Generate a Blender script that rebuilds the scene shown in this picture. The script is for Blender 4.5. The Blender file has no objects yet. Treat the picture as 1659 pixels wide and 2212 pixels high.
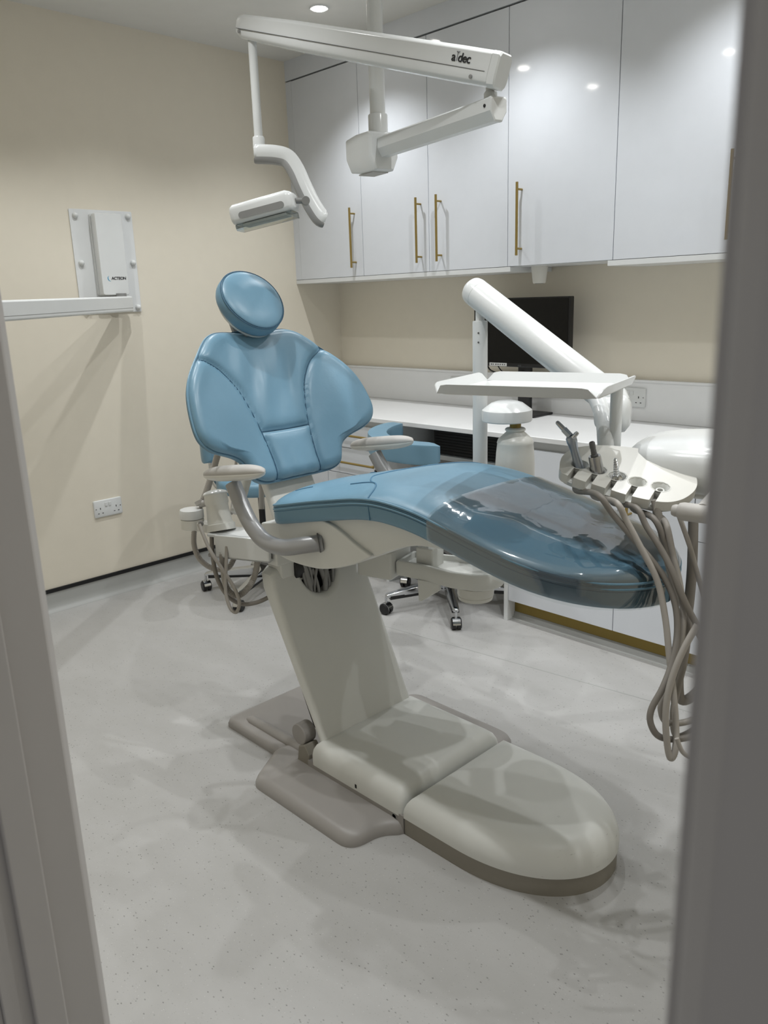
import bpy, bmesh, math, random
from mathutils import Vector, Matrix
random.seed(4)
S = bpy.context.scene
COL = S.collection
PI = math.pi

# ------------------------------------------------------------------ camera
F_PX, W_PX, H_PX = 1722.92, 1659.0, 2212.0
YAW, PITCH, ROLL = 0.8015, -0.2601, -0.0328
CAM = Vector((3.7352, -3.3028, 1.4088))
_cy, _sy, _cp, _sp = math.cos(YAW), math.sin(YAW), math.cos(PITCH), math.sin(PITCH)
FWD = Vector((-_sy*_cp, _cy*_cp, _sp))
_r = Vector((_cy, _sy, 0)); _u = _r.cross(FWD)
RGT = _r*math.cos(ROLL) + _u*math.sin(ROLL)
UPV = _u*math.cos(ROLL) - _r*math.sin(ROLL)
cd = bpy.data.cameras.new('camera'); cam = bpy.data.objects.new('camera', cd); COL.objects.link(cam)
cam.matrix_world = Matrix(((RGT.x, UPV.x, -FWD.x, CAM.x), (RGT.y, UPV.y, -FWD.y, CAM.y), (RGT.z, UPV.z, -FWD.z, CAM.z), (0, 0, 0, 1)))
cd.sensor_fit = 'VERTICAL'; cd.sensor_height = 36.0; cd.lens = F_PX/H_PX*36.0
cd.clip_start = 0.02
cd.dof.use_dof = True; cd.dof.focus_distance = 2.35; cd.dof.aperture_fstop = 8.5
S.camera = cam

# measuring helpers: the sight line of a photo point met with a plane or taken to a depth
def ray(p): return FWD + RGT*((p[0]-W_PX/2)/F_PX) - UPV*((p[1]-H_PX/2)/F_PX)
def at_z(p, z): d = ray(p); return CAM + d*((z-CAM.z)/d.z)
def at_x(p, x): d = ray(p); return CAM + d*((x-CAM.x)/d.x)
def at_y(p, y): d = ray(p); return CAM + d*((y-CAM.y)/d.y)
def at_d(p, D): return CAM + ray(p)*D
def at_plane(p, o, n): d = ray(p); return CAM + d*(((o-CAM).dot(n))/d.dot(n))

# ------------------------------------------------------------------ materials
def srgb(c):
    return tuple(((v/255.0)/12.92 if v/255.0 <= 0.04045 else ((v/255.0+0.055)/1.055)**2.4) for v in c)
MATS = {}
def mat(name, col, rough=0.5, metal=0.0, spec=0.5, coat=0.0, bump=None, var=None, emit=None, trans=0.0, sheen=0.0):
    m = bpy.data.materials.new(name); m.use_nodes = True
    nt = m.node_tree; b = nt.nodes['Principled BSDF']
    c = srgb(col) + (1,)
    b.inputs['Base Color'].default_value = c
    b.inputs['Roughness'].default_value = rough; b.inputs['Metallic'].default_value = metal
    b.inputs['Specular IOR Level'].default_value = spec
    b.inputs['Coat Weight'].default_value = coat; b.inputs['Coat Roughness'].default_value = 0.05
    if trans: b.inputs['Transmission Weight'].default_value = trans
    if emit:
        b.inputs['Emission Color'].default_value = srgb(emit[0]) + (1,); b.inputs['Emission Strength'].default_value = emit[1]
    tc = nt.nodes.new('ShaderNodeTexCoord')
    # every material carries a faint procedural mottling of its own
    vs, amt = var if var else (14.0, 0.025)
    nz = nt.nodes.new('ShaderNodeTexNoise'); nz.inputs['Scale'].default_value = vs; nz.inputs['Detail'].default_value = 4
    nt.links.new(tc.outputs['Object'], nz.inputs['Vector'])
    mx = nt.nodes.new('ShaderNodeMix'); mx.data_type = 'RGBA'
    mx.inputs['A'].default_value = tuple(v*(1-amt) for v in c[:3]) + (1,)
    mx.inputs['B'].default_value = tuple(min(1, v*(1+amt)) for v in c[:3]) + (1,)
    nt.links.new(nz.outputs['Fac'], mx.inputs['Factor']); nt.links.new(mx.outputs['Result'], b.inputs['Base Color'])
    if bump:
        n2 = nt.nodes.new('ShaderNodeTexNoise'); n2.inputs['Scale'].default_value = bump[0]; n2.inputs['Detail'].default_value = 6
        bp = nt.nodes.new('ShaderNodeBump'); bp.inputs['Strength'].default_value = bump[1]; bp.inputs['Distance'].default_value = bump[2]
        nt.links.new(tc.outputs['Object'], n2.inputs['Vector']); nt.links.new(n2.outputs['Fac'], bp.inputs['Height'])
        nt.links.new(bp.outputs['Normal'], b.inputs['Normal'])
    MATS[name] = m
    return m
M = MATS
mat('cream_paint', (230, 223, 207), 0.75, spec=0.2, bump=(260, .12, .001))
mat('ceiling_paint', (226, 225, 220), 0.85, spec=0.15)
mat('white_gloss', (222, 226, 232), 0.06, spec=0.45)
mat('white_satin', (226, 228, 228), 0.3, spec=0.4)
mat('worktop_white', (232, 233, 233), 0.28, spec=0.4)
mat('brass', (156, 134, 78), 0.38, metal=0.55)
mat('brass_dull', (138, 120, 66), 0.5, metal=0.75)
mat('blue_vinyl', (110, 147, 168), 0.36, spec=0.45, bump=(38, .10, .006), var=(9, .05))
mat('blue_thread', (74, 118, 146), 0.6)
mat('seam_dark', (58, 94, 118), 0.7)
mat('cream_plastic', (220, 221, 216), 0.38, spec=0.4)
mat('white_plastic', (220, 222, 221), 0.22, spec=0.5)
mat('warm_white_plastic', (220, 219, 212), 0.3, spec=0.45)
mat('grey_plastic', (158, 154, 150), 0.38, spec=0.45)
mat('taupe_plastic', (142, 137, 126), 0.45)
mat('arm_grey', (158, 158, 158), 0.3, metal=0.25)
mat('pad_grey', (186, 183, 178), 0.55)
mat('hose_grey', (166, 161, 154), 0.5)
mat('hose_dark', (132, 127, 120), 0.5)
mat('black_plastic', (20, 20, 22), 0.4)
mat('black_matte', (14, 14, 15), 0.7)
mat('screen_black', (7, 8, 9), 0.25, spec=0.3)
mat('chrome', (205, 207, 210), 0.1, metal=1.0)
mat('steel', (168, 168, 168), 0.25, metal=1.0)
mat('steel_matt', (160, 168, 178), 0.35, metal=0.85)
mat('dark_grey', (92, 92, 92), 0.5)
mat('mid_grey', (136, 136, 134), 0.45)
mat('door_paint', (200, 197, 195), 0.5, spec=0.3)
mat('ink', (20, 20, 22), 0.6)
mat('ink_blue', (40, 150, 190), 0.6)
mat('ink_grey', (86, 86, 90), 0.6)
mat('lamp_glow', (255, 255, 255), 0.5, emit=((255, 250, 242), 40.0))
mat('sticker', (228, 228, 226), 0.5)
mat('cove_vinyl', (170, 171, 168), 0.45, bump=(200, .05, .001))

def floor_material():
    m = bpy.data.materials.new('speckled_vinyl'); m.use_nodes = True; nt = m.node_tree; b = nt.nodes['Principled BSDF']
    b.inputs['Roughness'].default_value = 0.42; b.inputs['Specular IOR Level'].default_value = 0.35
    tc = nt.nodes.new('ShaderNodeTexCoord')
    mp = nt.nodes.new('ShaderNodeMapping'); mp.inputs['Scale'].default_value = (1.0, 1.7, 1.0)
    nt.links.new(tc.outputs['Object'], mp.inputs['Vector'])
    base = nt.nodes.new('ShaderNodeTexNoise'); base.inputs['Scale'].default_value = 3.5; base.inputs['Detail'].default_value = 8; base.inputs['Roughness'].default_value = .62
    r0 = nt.nodes.new('ShaderNodeValToRGB'); r0.color_ramp.elements[0].position = .3; r0.color_ramp.elements[1].position = .72
    r0.color_ramp.elements[0].color = srgb((177, 176, 173)) + (1,); r0.color_ramp.elements[1].color = srgb((187, 186, 184)) + (1,)
    nt.links.new(mp.outputs['Vector'], base.inputs['Vector']); nt.links.new(base.outputs['Fac'], r0.inputs['Fac'])
    cur = r0.outputs['Color']
    for sc, lo, hi, col in ((62, .0, .20, (96, 94, 90)), (120, .0, .15, (124, 121, 117)), (85, .0, .13, (224, 224, 222)), (30, .0, .055, (84, 82, 80))):
        v = nt.nodes.new('ShaderNodeTexVoronoi'); v.inputs['Scale'].default_value = sc; v.inputs['Randomness'].default_value = 1
        nt.links.new(mp.outputs['Vector'], v.inputs['Vector'])
        # only a share of the cells carry a chip
        sp = nt.nodes.new('ShaderNodeSeparateColor'); nt.links.new(v.outputs['Color'], sp.inputs['Color'])
        gt = nt.nodes.new('ShaderNodeMath'); gt.operation = 'GREATER_THAN'; gt.inputs[1].default_value = .5
        nt.links.new(sp.outputs['Red'], gt.inputs[0])
        mr = nt.nodes.new('ShaderNodeMapRange'); mr.inputs['From Min'].default_value = lo; mr.inputs['From Max'].default_value = hi
        mr.inputs['To Min'].default_value = 1; mr.inputs['To Max'].default_value = 0
        nt.links.new(v.outputs['Distance'], mr.inputs['Value'])
        mu = nt.nodes.new('ShaderNodeMath'); mu.operation = 'MULTIPLY'
        nt.links.new(mr.outputs['Result'], mu.inputs[0]); nt.links.new(gt.outputs['Value'], mu.inputs[1])
        mx = nt.nodes.new('ShaderNodeMix'); mx.data_type = 'RGBA'; mx.inputs['B'].default_value = srgb(col) + (1,)
        nt.links.new(mu.outputs['Value'], mx.inputs['Factor']); nt.links.new(cur, mx.inputs['A']); cur = mx.outputs['Result']
    nt.links.new(cur, b.inputs['Base Color'])
    bp = nt.nodes.new('ShaderNodeBump'); bp.inputs['Strength'].default_value = .06; bp.inputs['Distance'].default_value = .001
    n2 = nt.nodes.new('ShaderNodeTexNoise'); n2.inputs['Scale'].default_value = 180
    nt.links.new(mp.outputs['Vector'], n2.inputs['Vector']); nt.links.new(n2.outputs['Fac'], bp.inputs['Height']); nt.links.new(bp.outputs['Normal'], b.inputs['Normal'])
    MATS['floor_vinyl'] = m
floor_material()
def scuff_material():
    m = MATS['cream_plastic'].copy(); m.name = 'cream_plastic_scuffed'; nt = m.node_tree; b = nt.nodes['Principled BSDF']
    src = b.inputs['Base Color'].links[0].from_socket
    tc = nt.nodes.new('ShaderNodeTexCoord'); mp = nt.nodes.new('ShaderNodeMapping'); mp.inputs['Scale'].default_value = (16, 16, 120); mp.inputs['Rotation'].default_value = (.25, .12, .4)
    nz = nt.nodes.new('ShaderNodeTexNoise'); nz.inputs['Scale'].default_value = 1.6; nz.inputs['Detail'].default_value = 5; nz.inputs['Roughness'].default_value = .7
    nt.links.new(tc.outputs['Object'], mp.inputs['Vector']); nt.links.new(mp.outputs['Vector'], nz.inputs['Vector'])
    mr = nt.nodes.new('ShaderNodeMapRange'); mr.inputs['From Min'].default_value = .655; mr.inputs['From Max'].default_value = .70
    nt.links.new(nz.outputs['Fac'], mr.inputs['Value'])
    sx = nt.nodes.new('ShaderNodeSeparateXYZ'); nt.links.new(tc.outputs['Object'], sx.inputs['Vector'])
    mk = nt.nodes.new('ShaderNodeMapRange'); mk.inputs['From Min'].default_value = 2.72; mk.inputs['From Max'].default_value = 2.84; mk.inputs['To Max'].default_value = .6
    nt.links.new(sx.outputs['X'], mk.inputs['Value'])
    mu = nt.nodes.new('ShaderNodeMath'); mu.operation = 'MULTIPLY'; nt.links.new(mr.outputs['Result'], mu.inputs[0]); nt.links.new(mk.outputs['Result'], mu.inputs[1])
    mx = nt.nodes.new('ShaderNodeMix'); mx.data_type = 'RGBA'; mx.inputs['B'].default_value = srgb((96, 92, 86)) + (1,)
    nt.links.new(mu.outputs['Value'], mx.inputs['Factor']); nt.links.new(src, mx.inputs['A']); nt.links.new(mx.outputs['Result'], b.inputs['Base Color'])
    MATS['cream_plastic_scuffed'] = m
scuff_material()

def clear_material(name, tint, rough, bumps=None, refl=0.9, base=.03):
    m = bpy.data.materials.new(name); m.use_nodes = True; nt = m.node_tree
    for n in list(nt.nodes):
        if n.type == 'BSDF_PRINCIPLED': nt.nodes.remove(n)
    out = [n for n in nt.nodes if n.type == 'OUTPUT_MATERIAL'][0]
    tr = nt.nodes.new('ShaderNodeBsdfTransparent'); tr.inputs['Color'].default_value = srgb(tint) + (1,)
    gl = nt.nodes.new('ShaderNodeBsdfGlossy'); gl.inputs['Roughness'].default_value = rough
    fr = nt.nodes.new('ShaderNodeFresnel'); fr.inputs['IOR'].default_value = 1.5
    mu = nt.nodes.new('ShaderNodeMath'); mu.operation = 'MULTIPLY_ADD'; mu.inputs[1].default_value = refl; mu.inputs[2].default_value = base
    mx = nt.nodes.new('ShaderNodeMixShader')
    nt.links.new(fr.outputs[0], mu.inputs[0]); nt.links.new(mu.outputs[0], mx.inputs[0])
    nt.links.new(tr.outputs[0], mx.inputs[1]); nt.links.new(gl.outputs[0], mx.inputs[2]); nt.links.new(mx.outputs[0], out.inputs['Surface'])
    if bumps:
        tc = nt.nodes.new('ShaderNodeTexCoord'); last = None
        for sc, st, ds in bumps:
            n2 = nt.nodes.new('ShaderNodeTexNoise'); n2.inputs['Scale'].default_value = sc; n2.inputs['Detail'].default_value = 2
            n2.inputs['Distortion'].default_value = .6
            nt.links.new(tc.outputs['Object'], n2.inputs['Vector'])
            bp = nt.nodes.new('ShaderNodeBump'); bp.inputs['Strength'].default_value = st; bp.inputs['Distance'].default_value = ds
            nt.links.new(n2.outputs['Fac'], bp.inputs['Height'])
            if last: nt.links.new(last.outputs['Normal'], bp.inputs['Normal'])
            last = bp
        nt.links.new(last.outputs['Normal'], gl.inputs['Normal']); nt.links.new(last.outputs['Normal'], fr.inputs['Normal'])
    MATS[name] = m
clear_material('clear_film', (246, 250, 250), 0.05, [(3.2, .4, .02), (11, .28, .006)], refl=1.6, base=.10)
clear_material('clear_lens', (226, 230, 228), 0.04)

# ------------------------------------------------------------------ mesh building
def spline(pts, n=10, closed=False):
    P = [Vector(p) for p in pts]; out = []; N = len(P)
    rng = range(N) if closed else range(N-1)
    for i in rng:
        if closed: a, b, c, d = P[(i-1) % N], P[i], P[(i+1) % N], P[(i+2) % N]
        else: a, b, c, d = P[max(i-1, 0)], P[i], P[i+1], P[min(i+2, N-1)]
        for k in range(n):
            t = k/n
            out.append(0.5*((2*b) + (c-a)*t + (2*a-5*b+4*c-d)*t*t + (3*b-a-3*c+d)*t**3))
    if not closed: out.append(P[-1].copy())
    return out
def interp(tab, x):
    if x <= tab[0][0]: return tab[0][1]
    for (x0, y0), (x1, y1) in zip(tab, tab[1:]):
        if x <= x1: return y0 + (y1-y0)*(x-x0)/(x1-x0) if x1 > x0 else y1
    return tab[-1][1]
def smooth_tab(tab, n=8):
    q = spline([(a, b, 0) for a, b in tab], n)
    return [(p.x, p.y) for p in q]

class MB:
    def __init__(self): self.v = []; self.f = []
    def add(self, vs, fs):
        o = len(self.v); self.v += [Vector(p) for p in vs]; self.f += [tuple(i+o for i in f) for f in fs]; return self
    def box(self, lo, hi, mtx=None):
        x0, y0, z0 = lo; x1, y1, z1 = hi
        vs = [Vector(p) for p in ((x0,y0,z0),(x1,y0,z0),(x1,y1,z0),(x0,y1,z0),(x0,y0,z1),(x1,y0,z1),(x1,y1,z1),(x0,y1,z1))]
        if mtx is not None: vs = [mtx @ p for p in vs]
        return self.add(vs, [(0,3,2,1),(4,5,6,7),(0,1,5,4),(1,2,6,5),(2,3,7,6),(3,0,4,7)])
    def loft(self, rings, caps=True, closed=False):
        n = len(rings[0]); vs = [p for r in rings for p in r]; fs = []
        R = len(rings)
        for i in range(R if closed else R-1):
            a, b = i*n, ((i+1) % R)*n
            for k in range(n):
                fs.append((a+k, a+(k+1) % n, b+(k+1) % n, b+k))
        if caps and not closed:
            fs.append(tuple(reversed(range(n)))); fs.append(tuple(range((R-1)*n, R*n)))
        return self.add(vs, fs)
    def tube(self, path, r, n=12, caps=True, squash=None):
        P = [Vector(p) for p in path]; rs = r if isinstance(r, (list, tuple)) else [r]*len(P)
        T = []
        for i in range(len(P)):
            t = P[min(i+1, len(P)-1)] - P[max(i-1, 0)]; T.append(t.normalized())
        ref = Vector((0, 0, 1)) if abs(T[0].z) < .9 else Vector((1, 0, 0))
        nrm = (ref - T[0]*ref.dot(T[0])).normalized(); rings = []
        for i in range(len(P)):
            if i: nrm = (nrm - T[i]*nrm.dot(T[i])).normalized()
            b = T[i].cross(nrm)
            rings.append([P[i] + (nrm*math.cos(2*PI*k/n) + b*math.sin(2*PI*k/n))*rs[i] for k in range(n)])
        return self.loft(rings, caps)
    def rod(self, a, b, r, n=20, r2=None): return self.tube([a, b], [r, r if r2 is None else r2], n)
    def lathe(self, prof, o=(0,0,0), axis=(0,0,1), n=32):
        ax = Vector(axis).normalized(); o = Vector(o)
        ref = Vector((1,0,0)) if abs(ax.x) < .9 else Vector((0,1,0))
        e1 = (ref - ax*ref.dot(ax)).normalized(); e2 = ax.cross(e1)
        rings = [[o + ax*z + (e1*math.cos(2*PI*k/n) + e2*math.sin(2*PI*k/n))*max(r, 1e-5) for k in range(n)] for r, z in prof]
        return self.loft(rings, True)
    def prism(self, poly, fn, d0, d1):
        """poly in 2-D, fn(a, b, d) -> point"""
        n = len(poly)
        vs = [fn(a, b, d0) for a, b in poly] + [fn(a, b, d1) for a, b in poly]
        fs = [tuple(reversed(range(n))), tuple(range(n, 2*n))] + [(k, (k+1) % n, n+(k+1) % n, n+k) for k in range(n)]
        return self.add(vs, fs)
    def build(self, name, m, parent=None, bevel=0, segs=3, smooth=True, ang=38, bang=30, tri=True):
        me = bpy.data.meshes.new(name)
        bm = bmesh.new()
        bv = [bm.verts.new(p) for p in self.v]
        for f in self.f:
            try: bm.faces.new([bv[i] for i in f])
            except ValueError: pass
        bmesh.ops.recalc_face_normals(bm, faces=bm.faces)
        if bevel:
            es = [e for e in bm.edges if len(e.link_faces) == 2 and e.calc_face_angle(0) > math.radians(bang)]
            bmesh.ops.bevel(bm, geom=es, offset=bevel, segments=segs, profile=.5, affect='EDGES', clamp_overlap=True)
        for f in bm.faces: f.smooth = smooth
        if smooth:
            for e in bm.edges:
                if len(e.link_faces) == 2 and e.calc_face_angle(0) > math.radians(ang): e.smooth = False
        bm.to_mesh(me); bm.free()
        me.materials.append(M[m] if isinstance(m, str) else m)
        o = bpy.data.objects.new(name, me); COL.objects.link(o)
        if bevel and smooth:
            wn = o.modifiers.new('weighted_normal', 'WEIGHTED_NORMAL'); wn.keep_sharp = True; wn.weight = 100
        if parent is not None: adopt(o, parent)
        return o
def adopt(o, parent):
    o.parent = parent; o.matrix_parent_inverse = world_of(parent).inverted()
def world_of(o):
    if o.parent is None: return o.matrix_basis.copy()
    return world_of(o.parent) @ o.matrix_parent_inverse @ o.matrix_basis
def thing(name, label, cat, loc=(0,0,0), group=None):
    o = bpy.data.objects.new(name, None); COL.objects.link(o); o.location = loc; o.empty_display_size = .05
    return tag(o, label, cat, group)
def tag(o, label, cat, group=None):
    o['label'] = label; o['category'] = cat
    if group: o['group'] = group
    return o
def struct(o): o['kind'] = 'structure'; return o
def dup(root, loc, rotz=None, label=None):
    r = root.copy(); COL.objects.link(r); r.location = loc
    if rotz is not None: r.rotation_euler = (0, 0, rotz)
    if label: r['label'] = label
    def kids(a, b):
        for ch in list(a.children):
            c = ch.copy(); COL.objects.link(c); c.parent = b; kids(ch, c)
    kids(root, r)
    return r
def text_mesh(name, body, size, mtx, m, parent, ext=.0004, shear=0, space=1.0, bold=0.0):
    cu = bpy.data.curves.new(name, 'FONT'); cu.body = body; cu.size = size; cu.extrude = ext; cu.align_x = 'CENTER'; cu.align_y = 'CENTER'
    cu.shear = shear; cu.space_character = space; cu.offset = bold; cu.resolution_u = 4
    t = bpy.data.objects.new(name, cu); COL.objects.link(t)
    bpy.context.view_layer.update()
    me = bpy.data.meshes.new_from_object(t.evaluated_get(bpy.context.evaluated_depsgraph_get()))
    bpy.data.objects.remove(t); bpy.data.curves.remove(cu)
    me.transform(mtx); me.materials.clear(); me.materials.append(M[m])
    o = bpy.data.objects.new(name, me); COL.objects.link(o); adopt(o, parent)
    return o
def frame(o, x, y, z):
    x, y, z = Vector(x).normalized(), Vector(y).normalized(), Vector(z).normalized(); o = Vector(o)
    return Matrix(((x.x,y.x,z.x,o.x),(x.y,y.y,z.y,o.y),(x.z,y.z,z.z,o.z),(0,0,0,1)))
def rrect(w, h, r, n=5):
    """rounded rectangle outline centred on 0"""
    out = []
    for cx, cy, a0 in ((w/2-r, h/2-r, 0), (-w/2+r, h/2-r, 90), (-w/2+r, -h/2+r, 180), (w/2-r, -h/2+r, 270)):
        for k in range(n+1):
            a = math.radians(a0 + 90*k/n); out.append((cx+r*math.cos(a), cy+r*math.sin(a)))
    return out
def inset(poly, d):
    n = len(poly); out = []
    for i in range(n):
        a, b, c = Vector(poly[i-1]), Vector(poly[i]), Vector(poly[(i+1) % n])
        t1 = (b-a).normalized(); t2 = (c-b).normalized()
        n1 = Vector((-t1.y, t1.x)); n2 = Vector((-t2.y, t2.x)); m = (n1+n2)
        m = m/ max(m.length, 1e-6); k = d/max(m.dot(n1), .35)
        p = b + m*k; out.append((p.x, p.y))
    return out
def fillet(poly, r, n=6):
    out = []; N = len(poly)
    for i in range(N):
        a, b, c = Vector(poly[i-1]), Vector(poly[i]), Vector(poly[(i+1) % N])
        rr = r[i] if isinstance(r, (list, tuple)) else r
        d1 = (a-b).normalized(); d2 = (c-b).normalized()
        p1 = b + d1*rr; p2 = b + d2*rr
        for k in range(n+1):
            t = k/n; q = p1*(1-t)**2 + b*2*t*(1-t) + p2*t*t; out.append((q.x, q.y))
    return out
def dome_f(poly, r, prof):
    mb = MB(); mb.loft([[Vector((x, y, z)) for x, y in fillet(inset(poly, d) if d else poly, r)] for d, z in prof]); return mb
def dome(poly, prof):
    """poly counter-clockwise; prof = [(inset, z)]"""
    mb = MB(); mb.loft([[Vector((x, y, z)) for x, y in (inset(poly, d) if d else poly)] for d, z in prof]); return mb
# ------------------------------------------------------------------ the room
RX, RY, H = 3.95, -2.985, 2.657
HALL = -3.10
def slab(name, lo, hi, m, parent=None, bevel=0): return MB().box(lo, hi).build(name, m, parent, bevel=bevel, smooth=bool(bevel))
struct(slab('floor', (-.1, -5.2, -.08), (RX+.6, .1, 0), 'floor_vinyl'))
struct(slab('ceiling', (-.1, RY-.02, H), (RX+.1, .1, H+.1), 'ceiling_paint'))
struct(slab('wall_left', (-.1, RY-.02, 0), (0, .1, H), 'cream_paint'))
struct(slab('wall_back', (0, 0, 0), (RX, .1, H), 'cream_paint'))
struct(slab('wall_right', (RX, RY-.02, 0), (RX+.1, .1, H), 'cream_paint'))
XL, XR, ZT = 2.820, 3.647, 2.04
wf = MB()
wf.box((0, HALL, 0), (XL-.03, RY, H)); wf.box((XR+.03, HALL, 0), (RX+.6, RY, H)); wf.box((XL-.03, HALL, ZT+.03), (XR+.03, RY, H))
struct(wf.build('wall_front', 'cream_paint', smooth=False))
# coved vinyl skirting with its black capping strip on the left wall
cv = MB(); prof = [(0, 0), (.034, 0), (.032, .004), (.02, .010), (.011, .022), (.006, .045), (.005, .096), (0, .096)]
cv.prism(prof, lambda a, b, d: Vector((a, d, b)), RY, 0)
struct(cv.build('baseboard_left', 'cove_vinyl', ang=60))
struct(MB().box((0, RY, .094), (.009, -.0, .113)).build('trim_1', 'black_matte', bevel=.002))
f0, f1 = at_z((860, 1361), 0), at_z((1490, 1538), 0)
fd = (f1-f0).normalized(); fn = Vector((-fd.y, fd.x, 0))*.0022; f0 -= fd*.25; f1 += fd*1.0
struct(MB().loft([[p-fn, p+fn, p+fn+Vector((0, 0, .0005)), p-fn+Vector((0, 0, .0005))] for p in (f0, f1)]).build('trim_5', 'cove_vinyl', smooth=False))
# door lining, stop and architraves of the doorway the photo is taken through
dn = thing('door_1', 'pale painted doorway frame the room is seen through', 'doorway', (XL, RY, 0)); struct(dn)
li = MB(); li.box((XL-.03, HALL, 0), (XL, RY+.004, ZT)); li.box((XR, HALL, 0), (XR+.03, RY+.004, ZT)); li.box((XL-.03, HALL, ZT), (XR+.03, RY+.004, ZT+.03))
li.build('lining', 'door_paint', dn, bevel=.002)
st = MB(); st.box((XL, -3.068, 0), (XL+.010, -3.030, ZT)); st.box((XR-.010, -3.068, 0), (XR, -3.030, ZT)); st.box((XL, -3.068, ZT-.010), (XR, -3.030, ZT))
st.build('door_stop', 'door_paint', dn, bevel=.003)
for yy, sg in ((HALL, -1), (RY, 1)):
    ar = MB()
    a = [(0, 0), (.062, 0), (.062, .012), (.045, .017), (.012, .017), (.004, .010), (0, .006)]
    ar.prism(a, lambda u, w, d: Vector((XL-.006-u, yy+sg*w, d)), 0, ZT+.066)
    ar.prism(a, lambda u, w, d: Vector((XR+.006+u, yy+sg*w, d)), 0, ZT+.066)
    ar.prism(a, lambda u, w, d: Vector((d, yy+sg*w, ZT+.006+u)), XL-.068, XR+.068)
    ar.build('architrave', 'door_paint', dn, bevel=.0015, segs=2)

# ------------------------------------------------------------------ wall cabinets
CF = -.323; ZB, ZC = 1.533, 2.554
struct(slab('trim_2', (0, CF, 2.560), (RX, -.30, H), 'white_gloss'))          # bulkhead panel up to the ceiling
struct(slab('gap_shade', (0, CF+.018, 2.540), (RX, -.30, 2.561), 'dark_grey'))    # dark strip painting the shade in the gap above the doors
struct(slab('trim_4', (0, CF+.001, ZB), (.0485, -.303, ZC), 'white_gloss'))     # end filler
def bar_handle(parent, x, z0, z1, y, vertical=True, name='handle', x1=None):
    mb = MB()
    if vertical:
        mb.rod((x, y-.036, z0), (x, y-.036, z1), .0058, 16)
        for z in (z0+.028, z1-.028): mb.rod((x, y-.036, z), (x, y+.001, z), .0045, 12)
    else:
        mb.rod((x, y-.036, z0), (x1, y-.036, z0), .0058, 16)
        for q in (x+.025, x1-.025): mb.rod((q, y-.036, z0), (q, y+.001, z0), .0045, 12)
    return mb.build(name, 'brass', parent, ang=50)
def wall_cabinet(x0, x1, doors, label):
    t = thing('wall_cabinet', label, 'cabinet', ((x0+x1)/2, -.01, ZB), 'glossy white wall cabinets')
    slab('body', (x0+.001, CF+.020, ZB-.002), (x1-.001, -.001, ZC), 'white_satin', t)
    for d0, d1, hx in doors:
        d = MB().box((d0+.0016, CF, ZB), (d1-.0016, CF+.018, ZC-.002)).build('door', 'white_gloss', t, bevel=.0008, segs=2)
        if hx: bar_handle(d, hx, 1.575, 1.871, CF)
    return t
wall_cabinet(.0485, .566, [(.0485, .566, .511)], 'narrow white wall cabinet in the corner, its brass handle right beside the lamp head')
wall_cabinet(.566, 1.493, [(.566, 1.029, .978), (1.029, 1.493, 1.107)], 'two-door white wall cabinet with two brass handles side by side, behind the lamp pole')
wall_cabinet(1.493, 2.010, [(1.493, 2.010, 1.567)], 'white wall cabinet above the monitor with a white tapered tube hanging under it')
wall_cabinet(2.010, 2.975, [(2.010, 2.490, 2.473), (2.490, 2.975, 2.508)], 'white wall cabinet nearest the door frame at the right edge')
for x0, x1, lb in ((.001, 1.508, 'long white base board under the cabinets from the corner to the gap'), (1.988, 2.975, 'white base board under the right-hand wall cabinet by the door frame')):
    tag(MB().box((x0, CF, 1.5105), (x1, -.0005, 1.531)).build('cabinet_base_board', 'white_satin', bevel=.001, segs=2), lb, 'board', 'boards under the wall cabinets')
t = thing('tapered_dispenser', 'white tapered tube hanging under the wall cabinet above the monitor', 'dispenser', (1.585, -.21, 1.533))
MB().lathe([(.0365, 1.531), (.0365, 1.522), (.0355, 1.515), (.029, 1.462), (.0265, 1.4575), (.0, 1.4575)], (1.585, -.21, 0)).build('tube', 'warm_white_plastic', t)
MB().lathe([(.019, 1.4575), (.019, 1.4555), (.0, 1.4555)], (1.585, -.21, 0)).build('nozzle', 'mid_grey', t)

# ------------------------------------------------------------------ worktop, base units
MB().box((0, -.6145, .8265), (RX-.005, -.0205, .849)).build('worktop', 'worktop_white', bevel=.003)
tag(bpy.data.objects['worktop'], 'long white worktop running along the back wall', 'worktop')
t = thing('splashback', 'low white splashback panel standing on the worktop against the wall', 'splashback', (1.9, -.01, .849))
slab('panel', (0, -.02, .8495), (RX-.005, -.001, 1.022), 'worktop_white', t)
MB().box((0, -.026, 1.022), (RX-.005, -.001, 1.032)).build('capping', 'worktop_white', t, bevel=.002)
DF = -.590
def base_body(t, x0, x1, z0=.10):
    slab('body', (x0+.001, DF+.020, z0), (x1-.001, -.022, .8255), 'white_satin', t)
t = thing('base_cabinet', 'plain white base cabinet in the corner behind the blue stool', 'cabinet', (.26, -.3, 0), 'white base units')
base_body(t, .036, .511); MB().box((.037, DF, .10), (.5095, DF+.018, .79)).build('door', 'white_gloss', t, bevel=.001, segs=2)
slab('plinth', (.037, -.54, 0), (.511, -.525, .0995), 'brass_dull', t)
t = thing('drawer_cabinet', 'white drawer cabinet with horizontal brass handles, left of the knee space', 'cabinet', (.73, -.3, 0), 'white base units')
base_body(t, .511, .953)
for z0, z1, hz in ((.674, .792, .745), (.535, .671, .602), (.10, .532, None)):
    d = MB().box((.5125, DF, z0), (.9515, DF+.018, z1)).build('drawer', 'white_gloss', t, bevel=.001, segs=2)
    if hz: bar_handle(d, .585, hz, None, DF, False, x1=.906)
slab('plinth', (.512, -.54, 0), (.934, -.525, .0995), 'brass_dull', t)
slab('end_panel', (.935, DF+.001, 0), (.953, -.022, .10), 'white_satin', t)
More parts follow.
